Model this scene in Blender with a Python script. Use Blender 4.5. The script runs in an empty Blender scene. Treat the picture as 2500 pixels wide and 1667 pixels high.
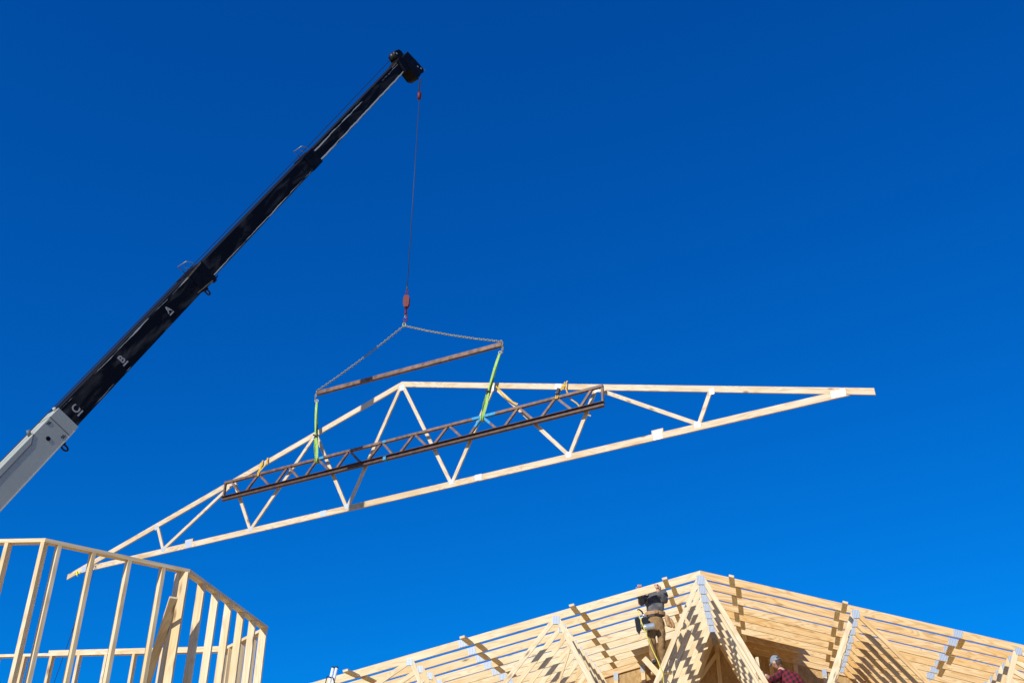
import bpy, bmesh, math, random
from mathutils import Vector, Matrix
random.seed(7)
R = math.radians
V = Vector
scene = bpy.context.scene
C = scene.collection

# ------------------------------------------------------------------ helpers
class MB:
    """collects boxes, prisms and tubes; build() links them as ONE mesh object"""
    def __init__(self):
        self.bm = bmesh.new()
        self.uv = self.bm.loops.layers.uv.new('UVMap')

    def face(self, pts, uvs=None, smooth=False):
        vs = [self.bm.verts.new(p) for p in pts]
        f = self.bm.faces.new(vs)
        f.smooth = smooth
        if uvs:
            for l, t in zip(f.loops, uvs):
                l[self.uv].uv = t
        return f

    def prism(self, poly, along, frame=None, o=None):
        """poly: list of (a, b) in the frame's first two axes; extruded over along=(c0, c1) on the third.
        frame = (A, B, Cc) axis vectors, o origin. UV runs along the longest direction of the board."""
        A, B, N = frame or (V((1, 0, 0)), V((0, 0, 1)), V((0, 1, 0)))
        o = o or V((0, 0, 0))
        c0, c1 = along
        # main direction = longest edge
        n = len(poly)
        e = max(range(n), key=lambda i: (V(poly[(i+1) % n]) - V(poly[i])).length)
        dv = (V(poly[(e+1) % n]) - V(poly[e])).normalized()
        if abs(c1-c0) > max((V(p)-V(q)).length for p in poly for q in poly):
            dv = None
        ru, rv = random.random()*20, random.random()*5
        P = lambda a, b, c: o + A*a + B*b + N*c
        def uvof(a, b, c, off=0):
            if dv is None:
                return (c + ru, a + b*1.3 + rv + off)
            s = a*dv.x + b*dv.y
            t = -a*dv.y + b*dv.x
            return (s + ru, t + rv + c*1.0 + off)
        cc = sum((V(p) for p in poly), V((0, 0)))/n
        area = sum(poly[i][0]*poly[(i+1) % n][1] - poly[(i+1) % n][0]*poly[i][1] for i in range(n))
        hand = A.cross(B).dot(N)
        flip = (area*hand) < 0
        def add(pts):
            uvs = [uvof(*p) for p in pts]
            q = [P(*p) for p in pts]
            if flip:
                q.reverse(); uvs.reverse()
            self.face(q, uvs)
        add([(a, b, c1) for a, b in poly])
        add([(a, b, c0) for a, b in reversed(poly)])
        for i in range(n):
            (a, b), (a2, b2) = poly[i], poly[(i+1) % n]
            add([(a, b, c0), (a2, b2, c0), (a2, b2, c1), (a, b, c1)])
        return self

    def beam(self, p0, p1, w, h, up=V((0, 0, 1)), ext=0):
        """box from p0 to p1; w across (side), h along up"""
        p0, p1 = V(p0), V(p1)
        d = (p1-p0); L = d.length; d.normalize()
        s = d.cross(up)
        if s.length < 1e-4:
            s = d.cross(V((0, 1, 0)))
        s.normalize(); u = s.cross(d).normalized()
        self.prism([(-ext, -h/2), (L+ext, -h/2), (L+ext, h/2), (-ext, h/2)], (-w/2, w/2), (d, u, s), p0)
        return self

    def tube(self, pts, r, seg=8, closed=False, smooth=True, r1=None):
        pts = [V(p) for p in pts]
        n = len(pts)
        rings = []
        ref = None
        for i, p in enumerate(pts):
            if closed:
                t = (pts[(i+1) % n]-pts[i-1]).normalized()
            else:
                t = (pts[min(i+1, n-1)]-pts[max(i-1, 0)]).normalized()
            if ref is None:
                ref = V((0, 0, 1)) if abs(t.z) < .9 else V((1, 0, 0))
            s = t.cross(ref)
            if s.length < 1e-5: s = t.cross(V((0, 1, 0)))
            s.normalize(); u = s.cross(t).normalized()
            ref = u
            rr = r if r1 is None else r + (r1-r)*i/(n-1)
            rings.append([self.bm.verts.new(p + (s*math.cos(a)+u*math.sin(a))*rr)
                          for a in [2*math.pi*k/seg for k in range(seg)]])
        m = n if closed else n-1
        for i in range(m):
            a, b = rings[i], rings[(i+1) % n]
            for k in range(seg):
                f = self.bm.faces.new((a[k], b[k], b[(k+1) % seg], a[(k+1) % seg]))
                f.smooth = smooth
        if not closed:
            self.bm.faces.new(rings[0]); self.bm.faces.new(list(reversed(rings[-1])))
        return self

    def lathe(self, prof, seg=20, o=V((0, 0, 0)), axis=V((0, 0, 1))):
        ax = axis.normalized()
        s = ax.cross(V((0, 0, 1)))
        if s.length < 1e-4: s = V((1, 0, 0))
        s.normalize(); t = ax.cross(s)
        rings = [[self.bm.verts.new(o+ax*z+(s*math.cos(2*math.pi*k/seg)+t*math.sin(2*math.pi*k/seg))*r) for k in range(seg)] for r, z in prof]
        for a, b in zip(rings, rings[1:]):
            for k in range(seg):
                f = self.bm.faces.new((a[k], a[(k+1) % seg], b[(k+1) % seg], b[k])); f.smooth = True
        self.bm.faces.new(list(reversed(rings[0]))); self.bm.faces.new(rings[-1])
        return self

    def build(self, name, mat, parent=None, tint=None, bevel=0):
        bmesh.ops.recalc_face_normals(self.bm, faces=self.bm.faces)
        me = bpy.data.meshes.new(name)
        self.bm.to_mesh(me); self.bm.free()
        me.materials.append(mat)
        o = bpy.data.objects.new(name, me); C.objects.link(o)
        if parent is not None: o.parent = parent
        if tint is not None: o.color = (tint, random.random(), 0, 1)
        else: o.color = (.5, random.random(), 0, 1)
        if bevel:
            b = o.modifiers.new('bevel', 'BEVEL'); b.width = bevel; b.segments = 2; b.limit_method = 'ANGLE'
        return o

def tag(o, label=None, cat=None, group=None, kind=None):
    if label: o['label'] = label
    if cat: o['category'] = cat
    if group: o['group'] = group
    if kind: o['kind'] = kind
    return o

def empty(name, loc=(0, 0, 0), rz=0):
    o = bpy.data.objects.new(name, None); C.objects.link(o)
    o.location = loc; o.rotation_euler = (0, 0, rz); o.empty_display_size = .2
    return o

def copy_tree(o, parent=None):
    c = o.copy(); C.objects.link(c)
    if parent is not None: c.parent = parent
    if o.type == 'MESH': c.color = (o.color[0]+random.uniform(-.2, .3), random.random(), 0, 1)
    for ch in list(o.children): copy_tree(ch, c)
    return c

# ------------------------------------------------------------------ materials
def new_mat(name):
    m = bpy.data.materials.new(name); m.use_nodes = True
    nt = m.node_tree; b = nt.nodes['Principled BSDF']
    return m, nt, b

def node(nt, t, **kw):
    n = nt.nodes.new(t)
    for k, v in kw.items():
        if k == 'ins':
            for kk, vv in v.items(): n.inputs[kk].default_value = vv
        else: setattr(n, k, v)
    return n

def simple(name, col, rough=.6, metal=0, noise=.25, scale=20, spec=.3, bump=0):
    m, nt, b = new_mat(name)
    tc = node(nt, 'ShaderNodeTexCoord')
    nz = node(nt, 'ShaderNodeTexNoise', ins={'Scale': scale, 'Detail': 5.})
    nt.links.new(tc.outputs['Object'], nz.inputs['Vector'])
    mp = node(nt, 'ShaderNodeMapRange', ins={'From Min': .3, 'From Max': .7, 'To Min': 1-noise, 'To Max': 1+noise})
    nt.links.new(nz.outputs['Fac'], mp.inputs['Value'])
    mx = node(nt, 'ShaderNodeVectorMath', operation='SCALE')
    mx.inputs[0].default_value = col
    nt.links.new(mp.outputs[0], mx.inputs['Scale'])
    nt.links.new(mx.outputs[0], b.inputs['Base Color'])
    b.inputs['Roughness'].default_value = rough; b.inputs['Metallic'].default_value = metal
    b.inputs['Specular IOR Level'].default_value = spec
    if bump:
        bp = node(nt, 'ShaderNodeBump', ins={'Strength': bump, 'Distance': .01})
        nt.links.new(nz.outputs['Fac'], bp.inputs['Height']); nt.links.new(bp.outputs[0], b.inputs['Normal'])
    return m

def math_n(nt, op, a, b=None, clamp=False):
    n = node(nt, 'ShaderNodeMath', operation=op, use_clamp=clamp)
    for i, x in enumerate((a, b)):
        if x is None: continue
        if isinstance(x, (int, float)): n.inputs[i].default_value = x
        else: nt.links.new(x, n.inputs[i])
    return n.outputs[0]

def mix_rgb(nt, fac, a, b):
    n = node(nt, 'ShaderNodeMix', data_type='RGBA')
    for i, x in ((0, fac), (6, a), (7, b)):
        if isinstance(x, (int, float)): n.inputs[i].default_value = x
        elif isinstance(x, tuple): n.inputs[i].default_value = (*x, 1)
        else: nt.links.new(x, n.inputs[i])
    return n.outputs[2]

def wood(name, pale, warm, knots=1., grain=1.):
    """sawn softwood: grain runs along U (metres); obj.color.r picks pale..warm, obj.color.g shifts the pattern"""
    m, nt, b = new_mat(name)
    uv = node(nt, 'ShaderNodeUVMap'); uv.uv_map = 'UVMap'
    oi = node(nt, 'ShaderNodeObjectInfo')
    sep = node(nt, 'ShaderNodeSeparateColor'); nt.links.new(oi.outputs['Color'], sep.inputs[0])
    off = node(nt, 'ShaderNodeVectorMath', operation='SCALE'); off.inputs[0].default_value = (37, 11, 0)
    nt.links.new(sep.outputs['Green'], off.inputs['Scale'])
    ad = node(nt, 'ShaderNodeVectorMath', operation='ADD')
    nt.links.new(uv.outputs[0], ad.inputs[0]); nt.links.new(off.outputs[0], ad.inputs[1])
    def mapped(sx, sy):
        n = node(nt, 'ShaderNodeVectorMath', operation='MULTIPLY'); n.inputs[1].default_value = (sx, sy, 1)
        nt.links.new(ad.outputs[0], n.inputs[0]); return n.outputs[0]
    n1 = node(nt, 'ShaderNodeTexNoise', ins={'Scale': 1., 'Detail': 4., 'Distortion': .4}); nt.links.new(mapped(2.2, 55), n1.inputs['Vector'])
    n2 = node(nt, 'ShaderNodeTexNoise', ins={'Scale': 1., 'Detail': 1., 'Distortion': .8}); nt.links.new(mapped(.75, 6.5), n2.inputs['Vector'])
    rings = math_n(nt, 'SINE', math_n(nt, 'MULTIPLY', n2.outputs['Fac'], 62.))
    rings = math_n(nt, 'MULTIPLY_ADD', rings, .5); rings.node.inputs[2].default_value = .5
    rings = math_n(nt, 'POWER', rings, 2.2)
    n3 = node(nt, 'ShaderNodeTexNoise', ins={'Scale': 1., 'Detail': 3.}); nt.links.new(mapped(1.1, 3), n3.inputs['Vector'])
    fac = math_n(nt, 'MULTIPLY_ADD', math_n(nt, 'SUBTRACT', n3.outputs['Fac'], .5), 2.2); nt.links.new(sep.outputs['Red'], fac.node.inputs[2])
    base = mix_rgb(nt, math_n(nt, 'MULTIPLY', fac, 1., True), pale, warm)
    dark = tuple(c*f for c, f in zip(warm, (.72, .6, .45)))
    col = mix_rgb(nt, math_n(nt, 'MULTIPLY', rings, .5*grain, True), base, dark)
    g = math_n(nt, 'MULTIPLY', math_n(nt, 'SUBTRACT', n1.outputs['Fac'], .48), 2.2*grain, True)
    col = mix_rgb(nt, math_n(nt, 'MULTIPLY', g, .45), col, dark)
    # knots
    vo = node(nt, 'ShaderNodeTexVoronoi', ins={'Scale': 1., 'Randomness': 1.}); nt.links.new(mapped(2.2, 7.5), vo.inputs['Vector'])
    sc = node(nt, 'ShaderNodeSeparateColor'); nt.links.new(vo.outputs['Color'], sc.inputs[0])
    k = node(nt, 'ShaderNodeMapRange', interpolation_type='SMOOTHSTEP', ins={'From Min': .0, 'From Max': .24, 'To Min': 1., 'To Max': 0.})
    nt.links.new(vo.outputs['Distance'], k.inputs['Value'])
    kk = math_n(nt, 'MULTIPLY', k.outputs[0], math_n(nt, 'GREATER_THAN', sc.outputs['Red'], .55))
    col = mix_rgb(nt, math_n(nt, 'MULTIPLY', kk, .8*knots, True), col, (.16, .075, .025))
    nt.links.new(col, b.inputs['Base Color'])
    b.inputs['Roughness'].default_value = .62; b.inputs['Specular IOR Level'].default_value = .25
    bp = node(nt, 'ShaderNodeBump', ins={'Strength': .25, 'Distance': .003})
    nt.links.new(n1.outputs['Fac'], bp.inputs['Height']); nt.links.new(bp.outputs[0], b.inputs['Normal'])
    return m

def osb_mat():
    m, nt, b = new_mat('oriented_strand_board')
    tc = node(nt, 'ShaderNodeTexCoord')
    v = node(nt, 'ShaderNodeTexVoronoi', ins={'Scale': 18.}); 
    mp = node(nt, 'ShaderNodeMapping', ins={'Scale': (1.7, 1, .8), 'Rotation': (0, .5, 0)})
    nt.links.new(tc.outputs['Object'], mp.inputs[0]); nt.links.new(mp.outputs[0], v.inputs['Vector'])
    nz = node(nt, 'ShaderNodeTexNoise', ins={'Scale': 9., 'Detail': 6.}); nt.links.new(mp.outputs[0], nz.inputs['Vector'])
    sc = node(nt, 'ShaderNodeSeparateColor'); nt.links.new(v.outputs['Color'], sc.inputs[0])
    a = math_n(nt, 'MULTIPLY', math_n(nt, 'ADD', sc.outputs['Red'], nz.outputs['Fac']), .5)
    nt.links.new(mix_rgb(nt, a, (.34, .19, .065), (.62, .43, .19)), b.inputs['Base Color'])
    b.inputs['Roughness'].default_value = .7
    return m

def plate_mat():
    m, nt, b = new_mat('galvanised_plate')
    tc = node(nt, 'ShaderNodeTexCoord')
    sep = node(nt, 'ShaderNodeSeparateXYZ'); nt.links.new(tc.outputs['Object'], sep.inputs[0])
    s = math_n(nt, 'SINE', math_n(nt, 'MULTIPLY', sep.outputs['X'], 2*math.pi/.028))
    nz = node(nt, 'ShaderNodeTexNoise', ins={'Scale': 60., 'Detail': 3.}); nt.links.new(tc.outputs['Object'], nz.inputs['Vector'])
    f = math_n(nt, 'ADD', math_n(nt, 'MULTIPLY', s, .35), nz.outputs['Fac'], True)
    nt.links.new(mix_rgb(nt, f, (.31, .40, .50), (.70, .74, .78)), b.inputs['Base Color'])
    b.inputs['Metallic'].default_value = .25; b.inputs['Roughness'].default_value = .42
    return m

def boom_mat(name, wear, scuff, white=(.62, .62, .52)):
    """black boom paint with pale worn streaks near the two edges (UV: u metres, v 0..1 across the plate)"""
    m, nt, b = new_mat(name)
    uv = node(nt, 'ShaderNodeUVMap'); uv.uv_map = 'UVMap'
    sep = node(nt, 'ShaderNodeSeparateXYZ'); nt.links.new(uv.outputs[0], sep.inputs[0])
    u, v = sep.outputs['X'], sep.outputs['Y']
    def noise(su, sv, detail=3., dist=0.):
        mul = node(nt, 'ShaderNodeVectorMath', operation='MULTIPLY'); mul.inputs[1].default_value = (su, sv, 1)
        nt.links.new(uv.outputs[0], mul.inputs[0])
        n = node(nt, 'ShaderNodeTexNoise', ins={'Scale': 1., 'Detail': detail, 'Distortion': dist}); nt.links.new(mul.outputs[0], n.inputs['Vector'])
        return n.outputs['Fac']
    wob = math_n(nt, 'MULTIPLY', math_n(nt, 'SUBTRACT', noise(2.6, 0, 4.), .5), .14)
    masks = []
    for centre, half, thr, seed in wear:
        d = math_n(nt, 'ABSOLUTE', math_n(nt, 'SUBTRACT', math_n(nt, 'ADD', v, wob), centre))
        n = noise(.55, seed, 5.)
        hw = math_n(nt, 'MULTIPLY', math_n(nt, 'SUBTRACT', n, thr), half*9)
        hw = math_n(nt, 'MINIMUM', hw, half)
        masks.append(math_n(nt, 'MULTIPLY', math_n(nt, 'SUBTRACT', hw, d), 90., True))
    msk = masks[0] if masks else None
    for k in masks[1:]: msk = math_n(nt, 'MAXIMUM', msk, k)
    sc = math_n(nt, 'MULTIPLY', math_n(nt, 'SUBTRACT', noise(1.3, 2.2, 6., .6), .5), scuff*6, True)
    col = mix_rgb(nt, sc, (.0045, .005, .0065), (.075, .073, .068))
    if msk is not None: col = mix_rgb(nt, msk, col, white)
    nt.links.new(col, b.inputs['Base Color'])
    b.inputs['Roughness'].default_value = .55; b.inputs['Specular IOR Level'].default_value = .1
    return m

M = {}
M['lumber'] = wood('pale_lumber', (.84, .725, .49), (.74, .52, .23), 1.1, .75)
M['lumber_warm'] = wood('yellow_pine_lumber', (.80, .61, .34), (.72, .43, .14), .8, 1.1)
M['lumber_truss'] = wood('sawn_truss_lumber', (.70, .605, .44), (.58, .41, .20), 1.15, .95)
M['osb'] = osb_mat()
M['plate'] = plate_mat()
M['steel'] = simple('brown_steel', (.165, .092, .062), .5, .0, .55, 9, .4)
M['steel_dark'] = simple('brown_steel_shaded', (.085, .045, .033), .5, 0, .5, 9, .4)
M['blue_paint'] = simple('blue_marking_paint', (.04, .30, .55), .6, 0, .3, 30)
M['sling'] = simple('green_webbing', (.33, .54, .13), .75, 0, .3, 40)
M['sling_dark'] = simple('dark_webbing', (.05, .035, .02), .8, 0, .3, 40)
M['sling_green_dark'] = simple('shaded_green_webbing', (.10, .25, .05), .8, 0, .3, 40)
M['strap'] = simple('yellow_webbing', (.62, .38, .035), .75, 0, .3, 40)
M['ribbon'] = simple('yellow_ribbon', (.85, .80, .02), .7, 0, .1, 40)
M['chain'] = simple('galvanised_chain', (.30, .30, .19), .45, .35, .25, 40, .5)
M['red'] = simple('red_paint', (.15, .008, .006), .5, 0, .35, 14, .2)
M['dark_red'] = simple('dark_red_paint', (.13, .012, .014), .5, 0, .2, 20)
M['cable'] = simple('wire_rope', (.05, .055, .055), .5, .3, .3, 50)
M['cable_dark'] = simple('dark_wire_rope', (.012, .012, .014), .6, 0, .2, 50)
M['black'] = simple('black_paint', (.006, .006, .008), .55, 0, .6, 6, .12)
M['black_metal'] = simple('black_metal', (.02, .02, .022), .45, .2, .4, 20)
M['white_paint'] = simple('white_crane_paint', (.43, .445, .37), .42, 0, .05, 2, .4)
M['white_edge'] = simple('white_crane_edge', (.52, .52, .45), .4, 0, .05, 5)
M['groove'] = simple('grey_groove', (.16, .17, .17), .6, 0, .1, 5)
M['letter'] = simple('white_lettering', (.40, .40, .37), .6, 0, .2, 30)
M['wear'] = simple('worn_rust', (.20, .15, .08), .7, 0, .5, 25)
M['rope'] = simple('blue_tag_rope', (.008, .05, .17), .8, 0, .2, 60)
M['alu'] = simple('aluminium', (.86, .87, .88), .4, .05, .08, 8, .5)
M['skin'] = simple('skin', (.58, .34, .25), .5, 0, .1, 30)
M['hair'] = simple('hair', (.09, .06, .04), .7, 0, .4, 60)
M['hoodie'] = simple('charcoal_cotton', (.125, .126, .135), .9, 0, .4, 11, .1, .6)
M['trousers'] = simple('tan_canvas', (.265, .165, .075), .9, 0, .35, 12, .1, .5)
M['leather'] = simple('tan_leather', (.42, .245, .11), .6, 0, .3, 14)
M['boot'] = simple('dark_boot', (.05, .05, .047), .7, 0, .4, 25)
M['tool_black'] = simple('tool_black', (.012, .012, .013), .4, 0, .3, 20)
M['tool_silver'] = simple('tool_silver', (.55, .60, .62), .3, .6, .15, 20)
M['hose'] = simple('yellow_hose', (.80, .68, .10), .5, 0, .1, 30)
M['cap'] = simple('grey_cap', (.24, .275, .32), .85, 0, .25, 30)
M['boom_base'] = M['white_paint']
M['boom_lower'] = boom_mat('worn_black_boom_lower', [(.93, .045, .47, 3.3), (.07, .035, .53, 9.1)], .6)
M['boom_middle'] = boom_mat('worn_black_boom_middle', [(.08, .035, .46, 5.2)], .4)
M['boom_tip'] = boom_mat('worn_black_boom_tip', [(.80, .05, .455, 1.7), (.09, .06, .34, 7.7)], .38)

def plaid_mat():
    m, nt, b = new_mat('red_black_plaid')
    tc = node(nt, 'ShaderNodeTexCoord')
    mp = node(nt, 'ShaderNodeMapping', ins={'Rotation': (.0, .5, .35)}); nt.links.new(tc.outputs['Object'], mp.inputs[0])
    sep = node(nt, 'ShaderNodeSeparateXYZ'); nt.links.new(mp.outputs[0], sep.inputs[0])
    def band(x, p):
        s = math_n(nt, 'SINE', math_n(nt, 'MULTIPLY', x, 2*math.pi/p))
        return math_n(nt, 'MULTIPLY_ADD', s, 4., True), s
    def bands(x, p):
        s = math_n(nt, 'SINE', math_n(nt, 'MULTIPLY', x, 2*math.pi/p))
        n = node(nt, 'ShaderNodeMapRange', ins={'From Min': -.25, 'From Max': .25}); nt.links.new(s, n.inputs[0]); return n.outputs[0]
    a = bands(sep.outputs['X'], .075); c = bands(sep.outputs['Z'], .075)
    f = math_n(nt, 'MULTIPLY', math_n(nt, 'ADD', a, c), .5)
    col = mix_rgb(nt, f, (.22, .010, .024), (.014, .010, .013))
    nt.links.new(col, b.inputs['Base Color']); b.inputs['Roughness'].default_value = .9
    return m
M['plaid'] = plaid_mat()

def ground_mat():
    m, nt, b = new_mat('bare_construction_soil')
    tc = node(nt, 'ShaderNodeTexCoord')
    n = node(nt, 'ShaderNodeTexNoise', ins={'Scale': .6, 'Detail': 9.}); nt.links.new(tc.outputs['Object'], n.inputs['Vector'])
    nt.links.new(mix_rgb(nt, n.outputs['Fac'], (.46, .315, .125), (.66, .47, .22)), b.inputs['Base Color'])
    b.inputs['Roughness'].default_value = .95
    return m

# ------------------------------------------------------------------ camera, sky, sun
cam = bpy.data.cameras.new('camera'); co = bpy.data.objects.new('camera', cam); C.objects.link(co)
cam.sensor_width = 36; cam.lens = 36.0; cam.clip_end = 20000; cam.clip_start = .1
CAMZ = 1.65; PITCH = R(29.57)
co.location = (0, 0, CAMZ); co.rotation_euler = (math.pi/2 + PITCH, 0, 0)
scene.camera = co

SUN_AZ, SUN_EL = R(36), R(27.5)          # to the left of straight behind the camera
sdir = V((-math.sin(SUN_AZ)*math.cos(SUN_EL), -math.cos(SUN_AZ)*math.cos(SUN_EL), math.sin(SUN_EL)))
sl = bpy.data.lights.new('sun', 'SUN'); so = bpy.data.objects.new('sun', sl); C.objects.link(so)
sl.energy = 4.7; sl.angle = R(.53); sl.color = (1., .95, .85)
so.rotation_euler = sdir.to_track_quat('Z', 'Y').to_euler(); so.location = (-30, -30, 40)

w = bpy.data.worlds.new('World'); scene.world = w; w.use_nodes = True
nt = w.node_tree; bg = nt.nodes['Background']
sky = node(nt, 'ShaderNodeTexSky', sky_type='NISHITA')
sky.sun_disc = False; sky.sun_elevation = SUN_EL
sky.sun_rotation = math.atan2(sdir.x, sdir.y)
sky.altitude = 1800; sky.air_density = 1.0; sky.dust_density = .0; sky.ozone_density = 3.5
mul = node(nt, 'ShaderNodeVectorMath', operation='MULTIPLY'); mul.inputs[1].default_value = (.006, .72, 1.52)
nt.links.new(sky.outputs[0], mul.inputs[0])
sx = node(nt, 'ShaderNodeSeparateXYZ'); nt.links.new(mul.outputs[0], sx.inputs[0])
cx = node(nt, 'ShaderNodeCombineXYZ')            # polarised, deep blue late-autumn sky
nt.links.new(sx.outputs['X'], cx.inputs['X'])
nt.links.new(math_n(nt, 'MULTIPLY', math_n(nt, 'POWER', sx.outputs['Y'], .87), 1.0225), cx.inputs['Y'])
nt.links.new(math_n(nt, 'MULTIPLY', math_n(nt, 'POWER', sx.outputs['Z'], .70), 1.688), cx.inputs['Z'])
nt.links.new(cx.outputs[0], bg.inputs['Color'])
bg.inputs['Strength'].default_value = .1
scene.view_settings.view_transform = 'Standard'; scene.view_settings.look = 'None'
scene.view_settings.exposure = 0; scene.view_settings.gamma = 1
scene.cycles.max_bounces = 8; scene.cycles.diffuse_bounces = 6

g = MB(); g.face([(-3000, -3000, 0), (3000, -3000, 0), (3000, 3000, 0), (-3000, 3000, 0)])
tag(g.build('ground', ground_mat()), kind='structure')

# ------------------------------------------------------------------ roof trusses
def lerp(a, b, t): return V(a)*(1-t) + V(b)*t
def clip_member(p, q, w_):
    """rectangle of width w_ round the line p-q"""
    p, q = V(p), V(q); d = (q-p).normalized(); n_ = V((-d.y, d.x))*w_/2
    return [tuple(p-n_), tuple(q-n_), tuple(q+n_), tuple(p+n_)]

TA = [2.62, 5.22, 7.79]      # panel points on the top chord
TB = [1.47, 4.45, 7.40]      # panel points on the bottom chord
DEP = 3.13                   # underside of the bottom chord below the peak
HALF = 10.95
TH = .038
def make_truss(slope, chord_mat, web_mat, tints, cw=.142, wch=.150, W9=.089):
    root = empty('roof_truss')
    top = lambda u: -slope*abs(u)
    ch = cw*math.sqrt(1+slope*slope)
    heel = (DEP-wch*.5)/slope
    for s in (-1, 1):
        for (u0, u1) in ((0, 4.28), (4.284, HALF)):
            poly = [(s*u0, top(u0)), (s*u1, top(u1)), (s*u1, top(u1)-ch), (s*u0, top(u0)-ch)]
            MB().prism(poly, (0, TH)).build('top_chord', chord_mat, root, tints[0]+random.uniform(-.15, .15))
    xe = (DEP-.02)/slope - ch/slope      # where the bottom chord meets the underside of the top chord
    zb0, zb1 = -DEP, -DEP+wch
    xe_top = (DEP-wch)/slope - ch/slope
    segs = [-6.52, -2.18, 2.18, 6.52]
    xs = [-99]+segs+[99]
    for a, b_ in zip(xs, xs[1:]):
        a2, b2 = max(a+.002, -xe), min(b_-.002, xe)
        poly = [(a2, zb0)]
        poly += [(b2, zb0)]
        poly += [((xe_top if b_ == 99 else b2), zb1), ((-xe_top if a == -99 else a2), zb1)]
        MB().prism(poly, (0, TH)).build('bottom_chord', chord_mat, root, tints[0]+random.uniform(-.15, .15))
    def web(u, ub, side=0):
        # from the underside of the top chord at u to the upper edge of the bottom chord at ub
        if u == 0: p = (side*.052, -ch-.03)
        else: p = (u+side*.052, top(u)-ch-.012)
        q = (ub-side*.05, zb1+.03)
        pv, qv = V(p), V(q); d = (qv-pv).normalized(); n_ = V((-d.y, d.x))*W9/2
        # cut the ends against the chords
        pts = []
        def hit_top(o):
            sl_ = -slope if (u > 0 or (u == 0 and side > 0)) else slope
            # line o + t d ; chord underside y = -ch + sl_*x
            t = (-ch + sl_*o.x - o.y)/(d.y - sl_*d.x); return o + d*t
        def hit_bot(o):
            t = (zb1 - o.y)/d.y; return o + d*t
        a, b_ = pv-n_, pv+n_
        poly = [tuple(hit_top(a)), tuple(hit_bot(a)), tuple(hit_bot(b_)), tuple(hit_top(b_))]
        MB().prism(poly, (.0003, TH-.0003)).build('web', web_mat, root, tints[1]+random.uniform(-.2, .2))
    a1, a2, a3 = TA; b1, b2, b3 = TB
    for s in (-1, 1):
        web(0, s*b1, s)
        web(s*a1, s*b1, -s); web(s*a1, s*b2, s)
        web(s*a2, s*b2, -s); web(s*a2, s*b3, s)
        web(s*a3, s*b3, -s)
    # nail plates (front and back)
    def nail(u, w_, pw, ph, ang=0):
        c, s_ = math.cos(ang), math.sin(ang)
        poly = [(u + x*c - y*s_, w_ + x*s_ + y*c) for x, y in ((-pw/2, -ph/2), (pw/2, -ph/2), (pw/2, ph/2), (-pw/2, ph/2))]
        m = MB(); m.prism(poly, (-.0035, -.0005)); m.prism(poly, (TH+.0005, TH+.0035))
        m.build('nail_plate', M['plate'], root)
    nail(0, -.03-ch*1.0, .145, .165)
    an = math.atan(slope)
    for s in (-1, 1):
        nail(s*a1, top(a1)-ch+.005, .125, .15, 0); nail(s*a2, top(a2)-ch+.01, .11, .12, 0); nail(s*a3, top(a3)-ch+.01, .10, .13, 0)
        for b_ in TB: nail(s*b_, zb1-.02, .12, .12)
        nail(s*4.28, top(4.28)-ch*.5, .15, cw*.92, -s*an)
        nail(s*2.18, zb1-.06, .18, .14); nail(s*6.52, zb1-.045, .19, .20)
        nail(s*(xe_top*.5+xe*.5+.02), zb0+.09, .27, .14, 0)
        MB().prism([(s*6.52-.13, zb1), (s*6.52+.13, zb1), (s*6.52+.13, zb1+.085), (s*6.52-.13, zb1+.085)], (.0003, TH-.0003)).build('scab_block', chord_mat, root, tints[0])
    return root

# frames the whole scene hangs on
IA = R(-4.474)
IAP = V((3.393, 18.109, 7.178))          # peak of the front installed truss
Id = V((math.cos(IA), math.sin(IA), 0)); In = V((-math.sin(IA), math.cos(IA), 0)); Z = V((0, 0, 1))
SKEW = .147; STEP = .6096
def I3(u, w_, k=0): return IAP + Id*u + Z*w_ + In*k
ISL = .266
LA = R(-28.2)
LAP = V((-2.753, 22.774, 13.42))         # peak of the hanging truss
Ld = V((math.cos(LA), math.sin(LA), 0)); Ln = V((-math.sin(LA), math.cos(LA), 0))
TILT = R(1.4)

# hanging truss
ht = make_truss(.283, M['lumber_truss'], M['lumber_truss'], (.2, -.05), .138, .146, .085)
ht.location = LAP
ht.rotation_mode = 'QUATERNION'
ht.rotation_quaternion = Matrix.Rotation(LA, 4, 'Z').to_quaternion() @ Matrix.Rotation(-TILT, 4, 'Y').to_quaternion()
tag(ht, 'long pale timber roof truss hanging in mid air under the crane', 'roof truss')

# nine installed trusses
it0 = make_truss(ISL, M['lumber'], M['lumber'], (.08, -.05), .136, .14, .082)
for o in it0.children:        # the boards right of the peak are yellower, as sawn
    if o.name.startswith(('top_chord', 'web')):
        ux = sum(v.co.x for v in o.data.vertices)/len(o.data.vertices)
        if o.name.startswith('top_chord') and ux > 0:
            o.data.materials[0] = M['lumber_warm']; o.color = (.25, o.color[1], 0, 1)
        if o.name.startswith('web') and ux > 2.7 and ux < 4.4:
            o.data.materials[0] = M['lumber_warm']; o.color = (.45, o.color[1], 0, 1)
LIFT = (0, 0, .004, 0, .012, .034, .04, .066, .07)
GT = 'installed roof trusses standing in a row'
tl = ['front truss of the installed row, its top board gripped by the hooded worker',
      'second truss from the front of the installed row, right behind the hooded worker',
      'third truss from the front of the installed row, under open sky',
      'fourth truss from the front of the installed row, under open sky',
      'fifth truss from the front of the installed row, under open sky',
      'sixth truss from the front of the installed row, just before the sheathed bays',
      'seventh truss from the front, carrying the front edge of the ridge sheathing',
      'eighth truss from the front, shaded under the ridge sheathing',
      'ninth truss from the front, shaded, next to the sheathed gable end']
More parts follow.
